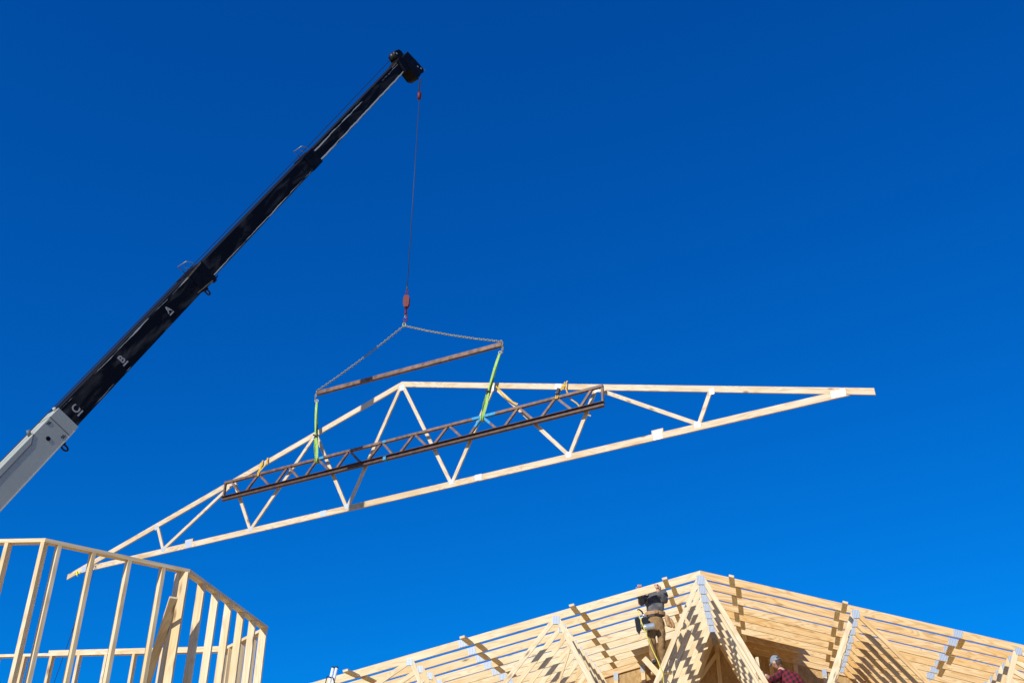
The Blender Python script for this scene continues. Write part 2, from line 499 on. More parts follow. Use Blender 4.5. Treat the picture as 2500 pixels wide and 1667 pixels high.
for i in range(9):
    t = it0 if i == 0 else copy_tree(it0)
    t.location = I3(SKEW*STEP*i, LIFT[i], STEP*i); t.rotation_euler = (0, 0, IA)
    tag(t, tl[i], 'roof truss', GT)

# gable end wall behind them
gw = empty('gable_wall', I3(SKEW*STEP*9, .085, STEP*9), IA)
tag(gw, 'gable end wall of strand board on timber studs behind the truss row', 'wall')
topg = lambda u: -ISL*abs(u)
for s in (-1, 1):
    MB().prism([(0, 0), (s*HALF, topg(HALF)), (s*HALF, topg(HALF)-.141), (0, -.141)], (0, TH)).build('top_chord', M['lumber_warm'], gw, .3)
for u in [0, .62, 1.16, 1.69, 2.3, 3.0, 3.6, 4.2, 4.8, 5.4, 6.0, 6.6, 7.2, 7.8, 8.4]:
    for s in ((-1, 1) if u else (1,)):
        h = topg(u)-.141
        MB().prism([(s*u-.045, -3.0), (s*u+.045, -3.0), (s*u+.045, h - (0 if not u else .012)), (s*u-.045, h - (0 if not u else .012))], (.0, TH)).build('stud', M['lumber'], gw, .3)
MB().prism([(-HALF+.2, -3.15), (HALF-.2, -3.15), (HALF-.2, -3.0), (-HALF+.2, -3.0)], (0, TH)).build('bottom_chord', M['lumber'], gw, .3)
MB().prism([(-HALF, -7.26), (HALF, -7.26), (HALF, topg(HALF)-.01), (0, -.01), (-HALF, topg(HALF)-.01)], (.042, .055)).build('sheathing', M['osb'], gw)
MB().beam((.0, -.03, -.34), (-1.45, -.03, -2.1), .038, .089, V((0, 1, 0)).cross(V((1, 0, 0)))).build('brace', M['lumber'], gw, .5)
for o in gw.children:
    if o.name.startswith('nail'): pass
for u in (-2.3, -1.69, 2.3):
    m = MB(); m.prism([(u-.05, topg(u)-.27), (u+.05, topg(u)-.27), (u+.05, topg(u)-.11), (u-.05, topg(u)-.11)], (-.0035, -.0005)); m.build('nail_plate', M['plate'], gw)

# sheathing boards on the ridge over the back bays
for s, lab in ((-1, 'strand board roof sheet on the back trusses, left of the ridge'), (1, 'strand board roof sheet on the back trusses, right of the ridge')):
    e = empty('roof_sheathing', I3(SKEW*STEP*6, .085, STEP*6), IA); tag(e, lab, 'roof sheet', 'roof sheets on the back bays')
    for a, b_ in ((.0, 1.218), (1.2185, 1.82)):
        m = MB()
        z = lambda u: topg(u)+.004
        k0, k1 = .02, 3*STEP+.03
        dx = SKEW*(k1-k0)
        c = [(s*a, k0, z(a)), (s*b_, k0, z(b_)), (s*b_+dx, k1, z(b_)), (s*a+dx, k1, z(a))]
        lo = [V(p) for p in c]; hi = [V(p)+V((0, 0, .012)) for p in c]
        m.face(lo); m.face(hi)
        for q in range(4): m.face([lo[q], lo[(q+1) % 4], hi[(q+1) % 4], hi[q]])
        m.build('sheet', M['osb'], e)

# spacer blocks between the trusses
rows = [('A', -.600, 0, 1, 'in the row beside the hooded worker'), ('B', -2.235, 0, 1, 'in the row right of the left web peak'),
        ('C', -4.135, 0, 1, 'in the third row left of the roof peak'), ('D', -6.135, 0, 1, 'in the row by the silver mast'),
        ('E', .550, 0, 1, 'in the row just right of the roof peak'), ('F', 2.415, 0, -1, 'in the row left of the right web peak'),
        ('G', 4.350, 1, -1, 'in the row at the right splice plates')]
ordn = ['Topmost', 'Second', 'Third', 'Fourth', 'Fifth', 'Sixth', 'Seventh', 'Eighth', 'Ninth']
proto = None
DR = (Id*SKEW + In).normalized()
for nm, u0, i0, st, desc in rows:
    for i in range(i0, 9):
        if nm == 'D' and i > 2 or nm == 'C' and i > 5 or nm == 'B' and i > 8 or nm == 'G' and i > 5: continue
        k1 = STEP*i - .0008; k0 = STEP*(i-1)+TH+.0008
        u = u0 + SKEW*k0 + (st*.094 if (i-i0) % 2 else 0)
        uu = u - SKEW*k0
        wz = -ISL*abs(uu) - .141 - .006 + random.uniform(-.006, .006) + (LIFT[i]+LIFT[max(0, i-1)])/2
        if proto is None:
            L = k1-k0
            m = MB(); m.prism([(-.0445, -.010), (.0445, -.010), (.0445, .028), (-.0445, .028)], (0, L), (V((1, 0, 0)), V((0, 0, 1)), V((SKEW, 1, 0))))
            b = m.build('spacer_block', M['lumber'], None, .35); proto = b
        else:
            b = proto.copy(); C.objects.link(b); b.color = (random.uniform(.2, .7), random.random(), 0, 1)
        b.location = I3(u, wz, k0)
        b.rotation_euler = (0, (math.atan(ISL) if uu > 0 else -math.atan(ISL)), 0)
        b.rotation_mode = 'QUATERNION'
        b.rotation_quaternion = Matrix.Rotation(IA, 4, 'Z').to_quaternion() @ Matrix.Rotation((1 if uu > 0 else -1)*math.atan(ISL), 4, 'Y').to_quaternion()
        tag(b, '%s short timber spacer block %s' % (ordn[i-i0], desc), 'timber block', 'spacer blocks between the roof trusses')

# loose boards about the workers
def board(name, p0, p1, w_, h, up, label, tint=.3, mat='lumber'):
    m = MB(); p0 = V(p0); m.beam(V((0, 0, 0)), V(p1)-p0, w_, h, up)
    o = m.build(name, M[mat], None, tint); o.location = p0
    return tag(o, label, 'board')
board('loose_board', I3(-1.10, -1.49, .17), I3(-.44, -2.26, .17), .038, .10, In.cross(V((.65, 0, -.76))), 'short board slanting under the feet of the hooded worker')
board('footing_board', I3(-.98, -1.715, .30), I3(-.62, -1.715, .30), .15, .038, Z, 'small level board under the right boot of the hooded worker')
board('upright_board', I3(.862, -1.50, .22), I3(.885, -2.25, .22), .045, .09, In, 'upright board end beside the hand of the worker in plaid')
board('slanting_board', I3(-2.36, -1.15, .45), I3(-2.78, -2.3, .45), .038, .09, In, 'steep slanting brace board among the webs of the left web peak', .5)

# ------------------------------------------------------------------ stud framed bay on the left
TZ = 5.05
pl = [V((-9.6, 10.30)), V((-4.738, 10.038)), V((-3.556, 11.092)), V((-3.213, 13.591)), V((-4.05, 14.78)), V((-6.614, 15.045)), V((-10.2, 15.42))]
bay = empty('stud_framed_bay', (-5.5, 12.5, 2.6)); tag(bay, 'open stud wall framing of a polygonal bay at the left edge', 'building frame')
bo = V((-5.5, 12.5, 2.6))
SD, SW = .089, .038      # stud depth and width
def inward(a, b_):
    d = (b_-a).normalized(); n_ = V((-d.y, d.x)); 
    mid = (a+b_)/2; 
    if (V((-6.5, 12.7))-mid).dot(n_) < 0: n_ = -n_
    return d, n_
def wall_panel(a, b_, studs, zt, layers, name='wall_panel', zl=None, mitre=(0, 0), recess=False):
    """top plates as the panel's own mesh, every stud a child; the outer face runs along a-b_"""
    d, n_ = inward(a, b_)
    L = (b_-a).length
    m = MB()
    for j in range(layers):
        z1 = zt - j*.0385; z0 = z1-.038
        poly = [(0+.001, 0), (L-.001, 0), (L-.001-mitre[1], SD), (mitre[0]+.001, SD)]
        if j == 0 and zl: poly = [(zl[0], 0), (zl[1], 0), (zl[1], SD), (zl[0], SD)]
        m.prism(poly, (z0, z1), (V((d.x, d.y, 0)), V((n_.x, n_.y, 0)), Z), V((a.x, a.y, 0))-bo)
    p = m.build(name, M['lumber'], bay, .25)
    zs = zt - layers*.0385 - .0005
    for s in studs:
        q = V((a.x, a.y, 0)) + V((d.x, d.y, 0))*s
        mm = MB(); dd = .055 if (s == studs[-1] and recess) else 0
        mm.prism([(-SW/2, .0005+dd), (SW/2, .0005+dd), (SW/2, SD-.0005+dd), (-SW/2, SD-.0005+dd)], (2.75, zs), (V((d.x, d.y, 0)), V((n_.x, n_.y, 0)), Z), q-bo)
        mm.build('stud', M['lumber'], p, random.uniform(.0, .6))
    mm = MB(); mm.prism([(0.001, 0), (L-.001, 0), (L-.001-mitre[1], SD), (mitre[0]+.001, SD)], (2.711, 2.7495), (V((d.x, d.y, 0)), V((n_.x, n_.y, 0)), Z), V((a.x, a.y, 0))-bo)
    mm.build('sole_plate', M['lumber'], p, .3)
    return p
mt = SD*math.tan(R(22.5))
Ls = [(pl[i+1]-pl[i]).length for i in range(6)]
wall_panel(pl[0], pl[1], [Ls[0]-.025-x for x in (.0, .375, .78, 1.19)], TZ, 1, mitre=(0, mt))
wall_panel(pl[1], pl[2], [.155, .51, .90, 1.285, Ls[1]-.085], TZ, 1, mitre=(mt, mt), recess=True)
wall_panel(pl[2], pl[3], [-.022, .44, .85, 1.26, 1.67, 2.08, Ls[2]-.03], TZ, 1, mitre=(mt, mt))
wall_panel(pl[3], pl[4], [.06, .36, .76, 1.12, Ls[3]-.05], TZ-.0395, 1, mitre=(mt, mt))
# back wall: lower single plate on the left, a second plate laid on it from the middle on
L4, L5 = Ls[4], Ls[5]
wall_panel(pl[6], pl[4], [L5+L4-.06, L5+L4-.5] + [L5+L4-.5-.41*j for j in range(1, 12)], TZ, 2, zl=(L5-.02, L5+L4-.001), mitre=(0, mt))
MB().prism([(v.x-bo.x, v.y-bo.y) for v in pl], (2.4-2.6, 2.71-2.6), (V((1, 0, 0)), V((0, 1, 0)), Z)).build('floor_deck', M['osb'], bay)
MB().prism([(v.x-bo.x, v.y-bo.y) for v in pl], (-2.6, 2.399-2.6), (V((1, 0, 0)), V((0, 1, 0)), Z), V((0, 0, 0))).build('lower_wall', M['osb'], bay)

def ray(x, y):
    v = 833.5-y; F = 2500.; c, s = math.cos(PITCH), math.sin(PITCH)
    return V((x-1250, F*c-v*s, F*s+v*c))
def at(x, y, Y): r = ray(x, y); return V((0, 0, CAMZ)) + r*(Y/r.y)
bt = at(424, 1458, 10.84); bb = at(350, 1690, 11.5)
board('brace_board', bt, bt+(bb-bt)*1.25, .085, .040, V((.45, -.85, -.3)), 'single brace board leaning at a slant against the bay studs', .75)

# ------------------------------------------------------------------ rigging on the hanging truss
def L3(u, w_, k=0): return LAP + Ld*u + Z*w_ + Ln*k
Q = LAP
KL, KB = -.16, -.08
# upper spreader bar
sb = empty('spreader_bar', L3(.15, .25, KB), LA); tag(sb, 'plain brown steel spreader bar hanging level from the two chains', 'spreader bar')
o = MB(); hw = 2.745
o.prism([(-hw, -.05), (hw, -.05), (hw, .05), (-hw, .05)], (-.045, .045)); o.build('tube', M['steel'], sb, bevel=.008)
for s in (-1, 1):
    MB().prism([(s*hw, -.045), (s*(hw+.012), -.045), (s*(hw+.012), .045), (s*hw, .045)], (-.04, .04)).build('end_cap', M['wear'], sb)
    pts = [V((s*(hw-.03), 0, .05+.035)) + V((math.cos(a)*.035, 0, math.sin(a)*.035)) for a in [2*math.pi*k/12 for k in range(12)]]
    MB().tube(pts, .011, 6, closed=True).build('lug', M['chain'], sb)

# lattice beam
lb = empty('lattice_beam', L3(.1, -1.8, KL), LA); tag(lb, 'brown steel lattice lifting beam strapped along the hanging truss', 'lifting beam')
lbo = (.1, -1.8)
tw = lambda u: -1.645+(u-0)*.0225          # the beam hangs a touch out of level
bw = lambda u: -2.045+(u-0)*.0225 - .04
def LB(u, w_): return V((u-lbo[0], 0, w_-lbo[1]))
x0, x1 = -5.31, 5.48
m = MB(); m.beam(LB(x0, tw(x0)), LB(x1, tw(x1)), .08, .058); m.build('top_chord', M['steel'], lb, bevel=.004)
m = MB()                                   # bottom chord: flanged section
a, b_ = LB(x0-.02, bw(x0)), LB(x1, bw(x1)); up = V((0, 0, 1))
m.beam(a+up*.047, b_+up*.047, .15, .008); m.beam(a-up*.047, b_-up*.047, .10, .008); m.beam(a, b_, .03, .0855)
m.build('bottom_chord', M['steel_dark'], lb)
for u in (x0+.02, x1-.02):
    MB().beam(LB(u, bw(u)+.052), LB(u, tw(u)-.029), .06, .045, V((1, 0, 0))).build('end_post', M['steel'], lb)
tpts = [-5.106, -4.178, -3.219, -2.296, -1.331, -.358, .571, 1.524, 2.43, 3.387, 4.334, 5.229]
bpts = [-4.647, -3.675, -2.739, -1.791, -.856, .08, 1.036, 1.996, 2.914, 3.85, 4.808]
for i in range(12):
    t = tpts[i]
    for q, s in ((i-1, -1), (i, 1)):
        if 0 <= q < 11 and not (i == 0 and s == -1):
            bq = bpts[q]
            p = LB(t+s*.035, tw(t)-.027); r = LB(bq-s*.10, bw(bq)+.050)
            MB().beam(p, r, .05, .052, V((0, 0, 1)), ext=.004).build('diagonal', M['steel'], lb)
# blue paint marks
def shell(p, q, w_, h, e=.002): 
    return MB().beam(p, q, w_+2*e, h+2*e)
t = 2.43
shell(LB(t-.26, tw(t-.26)), LB(t+.36, tw(t+.36)), .08, .058).build('paint_mark', M['blue_paint'], lb)
for s, q in ((-1, bpts[7]), (1, bpts[8])):
    p = LB(t+s*.035, tw(t)-.027); r = LB(q-s*.10, bw(q)+.050)
    shell(p, lerp(p, r, .5), .05, .052, .003).build('paint_mark', M['blue_paint'], lb)
shell(LB(-.48+.16, tw(-.3)), LB(-.24, tw(-.24)), .08, .058).build('paint_mark', M['blue_paint'], lb)
shell(LB(-.27, bw(-.3)), LB(-.19, bw(-.2)), .11, .102).build('paint_mark', M['blue_paint'], lb)
shell(LB(-2.22, tw(-2.2)), LB(-2.10, tw(-2.1)), .08, .058).build('paint_mark', M['blue_paint'], lb)

# chains
def chain_links(m, p, q, pitch=.062):
    p, q = V(p), V(q); L = (q-p).length; n = max(1, round(L/pitch)); d = (q-p).normalized()
    s = d.cross(Z); s = s.normalized() if s.length > .05 else V((1, 0, 0)); u = s.cross(d)
    for i in range(n):
        c = p + d*(L*(i+.5)/n)
        # a link seen edge-on next to one seen flat
        side = (s*.8+u*.6) if i % 2 else (u*.8-s*.6)
        pts = []
        for k in range(10):
            a = 2*math.pi*k/10
            pts.append(c + d*math.cos(a)*(L/n*.74) + side*math.sin(a)*.021)
        m.tube(pts, .0092, 5, closed=True)
ring = L3(.022, 1.57, KB)
def sag(p, q, s): 
    return [lerp(p, q, t) - Z*s*4*t*(1-t) for t in (0, .25, .5, .75, 1)]
for s, lab in ((-1, 'left galvanised sling chain, from the red hook to the low end of the bar'), (1, 'right galvanised sling chain, from the red hook to the far right bar end')):
    xe_ = .15 + s*(hw-.0) ; 
    m = MB()
    top_ = ring; end_ = L3(xe_+s*.0, .25+.075, KB-.01)
    pp = sag(top_, end_, .05)
    for a, b_ in zip(pp, pp[1:]): chain_links(m, a, b_)
    # round the end of the bar and down to the sling
    e2 = L3(xe_+s*.035, .21, KB-.02); e3 = L3(xe_+s*.02, .0, KB-.03)
    chain_links(m, end_, e2); chain_links(m, e2, e3)
    oo = m
    for v in oo.bm.verts: v.co -= ring
    c = oo.build('sling_chain', M['chain']); c.location = ring
    tag(c, lab, 'chain', 'sling chains under the hook')
m = MB(); m.tube([V((math.cos(a)*.036, 0, math.sin(a)*.06)) for a in [2*math.pi*k/16 for k in range(16)]], .014, 7, closed=True)
rg = m.build('master_ring', M['chain']); rg.location = ring + Z*.03; rg.rotation_euler = (0, 0, LA+.5); tag(rg, 'small steel ring joining both chains under the red hook', 'ring')

# green web slings
def ribbon(m, pts, w_, nrm, th=.006, twist=None):
    pts = [V(p) for p in pts]; n = len(pts); rows_ = []
    for i, p in enumerate(pts):
        t = (pts[min(i+1, n-1)]-pts[max(i-1, 0)]).normalized()
        nn = V(nrm) if twist is None else (Matrix.Rotation(twist[i], 3, t) @ V(nrm))
        s = t.cross(nn).normalized(); nn = s.cross(t).normalized()
        ww = w_ if not hasattr(w_, '__len__') else w_[i]
        rows_.append([p - s*ww/2 - nn*th/2, p + s*ww/2 - nn*th/2, p + s*ww/2 + nn*th/2, p - s*ww/2 + nn*th/2])
    vr = [[m.bm.verts.new(v) for v in r] for r in rows_]
    for a, b_ in zip(vr, vr[1:]):
        for k in range(4):
            f = m.bm.faces.new((a[k], a[(k+1) % 4], b_[(k+1) % 4], b_[k])); f.smooth = False
    m.bm.faces.new(vr[0]); m.bm.faces.new(list(reversed(vr[-1])))
slings = [(-1, -2.555, -.02, -2.30, -1.74, 'left green web sling, from the bar end down to the lattice beam', .38), (1, 2.86, .0, 2.445, -1.65, 'right green web sling, tied to the blue painted beam joint', .38)]
for s, ut, wt, ub, wb, lab, tcut in slings:
    o0 = L3(ut, wt, KB-.03)
    e = empty('web_sling', o0); tag(e, lab, 'lifting sling', 'green web slings')
    P0 = V((0, 0, 0)); P1 = L3(ub, wb, KL-.05)-o0
    off = Ln*(-.07)                         # they pass in front of the top chord
    mid = lerp(P0, P1, .55) + Ln*(-.05)
    for j, (sx, dk) in enumerate(((-1, .0), (1, -.025))):
        N_ = 9
        pts = []; ww = []
        for i in range(N_+1):
            t = i/N_
            p = lerp(P0, P1, t) + Ln*(-.02*math.sin(math.pi*t)+dk*math.sin(math.pi*t))
            b2 = abs(math.sin(math.pi*min(1, t/.56))) if t < .56 else abs(math.sin(math.pi*(t-.56)/.44))
            p += Ld*sx*.034*b2
            pts.append(p); ww.append(.072)
        m = MB(); ribbon(m, pts, ww, -Ln, .008, [sx*.5+(.9*math.sin(5*i/N_)) for i in range(N_+1)])
        m.build('strand', M['sling'], e)
    # shackle at the top, wrap round the beam at the bottom, dark tie at the chord
    MB().tube([V((math.cos(a)*.03, 0, math.sin(a)*.045+.02)) for a in [2*math.pi*k/12 for k in range(12)]], .012, 6, closed=True).build('shackle', M['white_edge'], e)
    m = MB()
    for dx in (-.022, .022):
        c = P1 + Ld*dx - Ln*(-.05)
        m.tube([c + Ln*x + Z*y for x, y in ((-.06, .06), (-.06, -.04), (.0, -.055), (.06, -.04), (.06, .05))], .016, 6)
    m.build('beam_loop', M['sling'], e)
    m = MB(); ribbon(m, [lerp(P0, P1, i/6)+Ln*.022 for i in range(7)], .05, -Ln, .006, [.9-.2*i for i in range(7)]); m.build('shade_strand', M['sling_green_dark'], e)  # added dark ribbon: the strands' shaded side put in as colour
    tp_ = lerp(P0, P1, .60) + Ln*(-.06)
    m = MB(); m.tube([tp_ + Ld*x + Z*y for x, y in ((-.06, .03), (.0, .0), (.065, -.05))], .022, 6); m.tube([tp_ + Ld*x + Z*y + Ln*.02 for x, y in ((-.05, -.06), (.0, .0), (.055, .05))], .016, 6)
    m.build('tie', M['sling_dark'], e)

# yellow straps
def strap(name, lab, pts_list, extra=None, mat='strap', wd=.045):
    o0 = V(pts_list[0][0]); e = empty(name, o0); tag(e, lab, 'strap', 'straps tying the beam to the hanging truss')
    for pts in pts_list:
        m = MB(); ribbon(m, [V(p)-o0 for p in pts], wd, -Ln, .006); m.build('webbing', M[mat], e)
    return e, o0
c283 = lambda u: -.283*abs(u) - u*math.sin(-TILT)*-1
def topw(u): return -.283*abs(u)+u*math.tan(TILT)
u = -4.13
e, o0 = strap('ratchet_strap', 'short yellow strap near the low left end of the lattice beam', [
    [L3(u+.06, topw(u)+.02, -.03), L3(u+.07, topw(u)-.15, -.06), L3(u+.0, tw(u)+.04, -.22), L3(u-.02, tw(u)-.06, -.22)],
    [L3(u-.10, topw(u)-.02, -.03), L3(u-.09, topw(u)-.16, -.05), L3(u-.03, tw(u)+.02, -.23), L3(u-.02, tw(u)-.07, -.22)],
    [L3(u-.16, topw(u)-.06, -.02), L3(u-.11, topw(u)-.25, -.05), L3(u-.02, tw(u)-.05, -.22)]])
u = 4.40
e, o0 = strap('ratchet_strap', 'yellow ratchet strap near the high right end of the lattice beam', [
    [L3(u+.10, topw(u)+.02, -.02), L3(u+.05, topw(u)-.12, -.07), L3(u-.04, tw(u)+.12, -.20), L3(u-.05, tw(u)-.05, -.22)],
    [L3(u+.16, topw(u)+.03, -.03), L3(u+.13, topw(u)-.10, -.08), L3(u+.03, tw(u)+.10, -.20), L3(u-.02, tw(u)-.05, -.22)],
    [L3(4.52, -1.22, -.08), L3(4.57, -1.42, -.085), L3(4.66, -1.62, -.09), L3(4.80, -1.75, -.09), L3(4.90, -1.90, -.09), L3(4.96, -1.985, -.09), L3(5.06, -2.09, -.08), L3(5.12, -2.13, -.08)]], wd=.028)
m = MB(); pc = L3(u-.0, tw(u)+.12, -.23)-o0
m.beam(pc-Z*.07, pc+Z*.07+Ld*.03, .05, .06, Ld); m.tube([pc-Z*.06-Ld*.05, pc-Z*.06+Ld*.05], .018, 8)
m.build('ratchet', M['black_metal'], e)
u = 2.62
strap('ratchet_strap', 'dark and yellow strap tail lying across the web beside the right sling', [
    [L3(2.70, -.78, -.06), L3(2.797, -.90, -.08), L3(2.86, -1.01, -.08), L3(2.93, -1.11, -.08), L3(3.02, -1.21, -.08), L3(3.113, -1.294, -.08), L3(3.21, -1.36, -.09), L3(3.33, -1.44, -.10)]], wd=.03)

# tail ribbon and tag line
tail = L3(-10.45, topw(-10.45)-.17, -.01)
m = MB(); 
for k in range(3):
    a = k*2.1
    m.tube([V((0, 0, 0)), V((.05*math.cos(a), -.02, .06*math.sin(a))), V((.09*math.cos(a+.7), -.03, .03*math.sin(a+.7)-.05))], .013, 6)
m.tube([V((-.04, -.02, .05)), V((0, -.02, -.06)), V((.02, -.02, -.1))], .014, 6)
rb = m.build('ribbon', M['ribbon']); rb.location = tail; tag(rb, 'bright yellow ribbon knotted on the lower left tail of the truss', 'ribbon')
p0 = L3(-9.85, topw(-9.85)-.22, -.02)
pts = [V((0, 0, 0))]
endp = at(112, 1720, 24.5)-p0
for t in [i/10 for i in range(1, 11)]:
    pts.append(endp*t - Z*.5*4*t*(1-t)*.25)
m = MB(); m.tube(pts, .009, 5); m.tube([p+V((.05, 0, 0)) for p in pts[:5]]+[pts[5]], .007, 5)
tgl = m.build('tag_line', M['rope']); tgl.location = p0; tag(tgl, 'thin dark blue tag rope trailing down from the left tail of the truss', 'rope')

# ------------------------------------------------------------------ crane
bT = V((-3.3057, 23.0704, 24.1843)); bB = V((-8.6219, 16.8845, 8.9072))
b0 = (bT-bB).normalized(); side = V((b0.y, -b0.x, 0)).normalized(); upv = side.cross(b0)
if upv.z < 0: upv = -upv
T2 = bT + upv*.18; E2 = bT - b0*18 - upv*.02
bd = (T2-E2).normalized(); side = V((bd.y, -bd.x, 0)).normalized(); upv = side.cross(bd)
if upv.z < 0: upv = -upv
crane = empty('telescopic_crane', T2 - bd*24.6); tag(crane, 'telescopic crane boom with white base section and worn black extensions', 'crane')
co_ = crane.location.copy()
def BP(a, h, s=0): return T2 + bd*a + upv*h + side*s - co_
SK = -.25 
def boom_box(name, mat, a0, a1, h0, h1, halfw, parent=crane, bevel=.006, smax=None):
    m = MB(); bm_ = m
    A0, A1 = a0, a1
    P = lambda a, h, s: BP(a, h, s)
    quad = lambda pts, uvs: m.face(pts, uvs)
    for s in (-halfw, halfw):
        pts = [P(a0, h0, s), P(a1, h0, s), P(a1, h1, s), P(a0, h1, s)]; uvs = [(a0, 0), (a1, 0), (a1, 1), (a0, 1)]
        m.face(pts, uvs)
    for h in (h0, h1):
        m.face([P(a0, h, -halfw), P(a1, h, -halfw), P(a1, h, halfw), P(a0, h, halfw)], [(a0, .5)]*4)
    for a in (a0, a1):
        m.face([P(a, h0, -halfw), P(a, h0, halfw), P(a, h1, halfw), P(a, h1, -halfw)], [(a, .5)]*4)
    bmesh.ops.remove_doubles(m.bm, verts=m.bm.verts, dist=1e-5)
    return m.build(name, mat, parent, bevel=bevel)
base = boom_box('base_section', M['white_paint'], -24.6, -16.40, -.245, .245, .25)
s2 = boom_box('lower_extension', M['boom_lower'], -16.40, -11.43, -.228, .228, .21)
s3 = boom_box('middle_extension', M['boom_middle'], -11.43, -6.0, -.202, .202, .18)
s4 = boom_box('tip_extension', M['boom_tip'], -6.0, .20, -.190, .190, .155)
boom_box('collar', M['black'], -11.95, -11.40, -.242, .242, .225, s2); boom_box('collar', M['black'], -6.45, -5.95, -.218, .218, .20, s3)
boom_box('end_frame', M['white_paint'], -16.64, -16.39, -.249, .249, .254, base)
boom_box('seam', M['groove'], -16.655, -16.635, -.2495, .2495, .2545, base, bevel=0)
m = MB(); m.beam(BP(-24.6, -.247, .245), BP(-16.5, -.247, .245), .03, .016, upv); m.build('edge_strip', M['white_edge'], base)
def disc(name, mat, a, h, r, parent, s=.252, t=.006):
    m = MB(); m.lathe([(r, 0), (r, t)], 20, BP(a, h, s), side); return m.build(name, mat, parent)
disc('pin_hole', M['black'], -16.98, .005, .042, base)
disc('pin_hole', M['black'], -12.2, .0, .035, s2, .211); disc('pin_hole', M['black'], -6.78, .0, .032, s3, .181)
for a, h in ((-16.74, .17), (-16.76, .20), (-16.74, -.18), (-16.76, -.15)):
    m = MB(); m.beam(BP(a-.04, h, .253), BP(a+.04, h, .253), .006, .014, upv); m.build('slot', M['black'], base)
def strip(a0, h0, a1, h1, wd=.024):
    m = MB(); m.beam(BP(a0, h0, .253), BP(a1, h1, .253), .008, wd, upv, ext=.008); return m
strip(-17.12, .24, -17.28, .15).build('plate_edge', M['groove'], base)
strip(-17.28, .15, -19.3, .13).build('plate_edge', M['groove'], base)
strip(-19.3, .13, -19.5, .05).build('plate_edge', M['groove'], base)
m = MB(); m.tube([BP(-17.1, .24, .1), BP(-17.05, .34, .12)], .035, 10); m.build('peg', M['groove'], base)
m = MB(); m.tube([BP(-16.45, .24, .2), BP(-16.43, .31, .2)], .03, 8); m.build('peg', M['white_edge'], base)
def lug(a, h, parent):
    m = MB()
    m.beam(BP(a, h, .1), BP(a, h-.06, .1), .05, .05, bd)
    m.tube([BP(a-.05+.045*math.cos(t), h-.10+.07*math.sin(t), .1) for t in [2*math.pi*k/14 for k in range(14)]], .018, 6, closed=True)
    return m.build('lug', M['black_metal'], parent)
lug(-16.75, -.25, base); lug(-11.72, -.24, s2)
m = MB(); m.beam(BP(-11.40, -.24, .1), BP(-11.40, -.31, .1), .05, .10, bd); m.beam(BP(-11.36, -.28, .1), BP(-11.22, -.25, .1), .02, .02); m.beam(BP(-11.80, -.23, .1), BP(-11.80, -.29, .1), .06, .05, bd); m.build('bracket', M['black_metal'], s2)
def guide(a, h, parent):
    m = MB()
    m.tube([BP(a, h, .15), BP(a-.14, h+.16, .16), BP(a+.02, h+.22, .16), BP(a+.14, h+.10, .15), BP(a+.10, h, .15)], .010, 6)
    m.tube([BP(a+.02, h+.22, .16), BP(a+.02, h+.22, -.16), BP(a+.05, h, -.16)], .010, 6)
    return m.build('cable_guide', M['chain'], parent)
guide(-6.2, .21, s3); guide(-11.7, .235, s2)
m = MB(); m.beam(BP(-12.0, .205, .2265), BP(-11.45, .228, .2265), .004, .028, upv); m.build('worn_edge', M['wear'], s2)
m = MB(); m.beam(BP(-12.1, -.17, .2265), BP(-11.55, -.225, .2265), .004, .024, upv); m.build('worn_edge', M['wear'], s2)
m = MB(); m.beam(BP(-.62, .165, .157), BP(-.18, .182, .157), .004, .028, upv); m.build('worn_edge', M['wear'], s4)
def letter(ch, a, h, size, s, parent):
    cu = bpy.data.curves.new('letter', 'FONT'); cu.body = ch; cu.size = size; cu.extrude = .002; cu.offset = size*.018
    cu.align_x = 'CENTER'; cu.align_y = 'CENTER'
    tmp = bpy.data.objects.new('tmp', cu); C.objects.link(tmp)
    dg = bpy.context.evaluated_depsgraph_get(); me = bpy.data.meshes.new_from_object(tmp.evaluated_get(dg))
    bpy.data.objects.remove(tmp)
    me.transform(Matrix(((bd.x, upv.x, side.x, 0), (bd.y, upv.y, side.y, 0), (bd.z, upv.z, side.z, 0), (0, 0, 0, 1))))
    bm2 = bmesh.new(); bm2.from_mesh(me); bmesh.ops.translate(bm2, vec=BP(a, h, s), verts=bm2.verts)
    mb = MB(); mb.bm.free(); mb.bm = bm2
    mb.uv = bm2.loops.layers.uv[0] if bm2.loops.layers.uv else bm2.loops.layers.uv.new('UVMap')
    mb.beam(BP(a-size*.36, h-size*.50, s), BP(a+size*.36, h-size*.50, s), .004, size*.14, upv)
    return mb.build('letter', M['letter'], parent)
letter('A', -12.98, .03, .20, .2135, s2); letter('B', -14.66, .02, .215, .2135, s2); letter('C', -16.14, .0, .215, .2135, s2)
# boom head
hd = MB()
prof = [(.12, .19), (.16, .16), (.55, .17), (.64, -.24), (.69, -.55), (.58, -.61), (.41, -.58), (.30, -.60), (.18, -.60), (.10, -.52), (.09, -.26), (.09, -.19)]
hd.prism(prof, (-.2, .2), (bd, upv, side), T2-co_)
head = hd.build('boom_head', M['black'], crane, bevel=.015)
m = MB(); m.prism([(-.25, -.195), (.12, -.215), (.17, .17), (.02, .235), (-.14, .20), (-.25, .195)], (-.17, .19), (bd, upv, side), T2-co_); m.build('head_plate', M['boom_middle'], head)
shp = [(-.04, .20), (.0, .40), (.10, .44), (.30, .40), (.36, .30), (.34, .19)]
m = MB(); m.lathe([(.10, -.12), (.135, -.115), (.135, -.03), (.11, -.01), (.11, .01), (.135, .03), (.135, .115), (.10, .12)], 24, BP(.12, .32, 0), side); m.build('sheave', M['black_metal'], head)
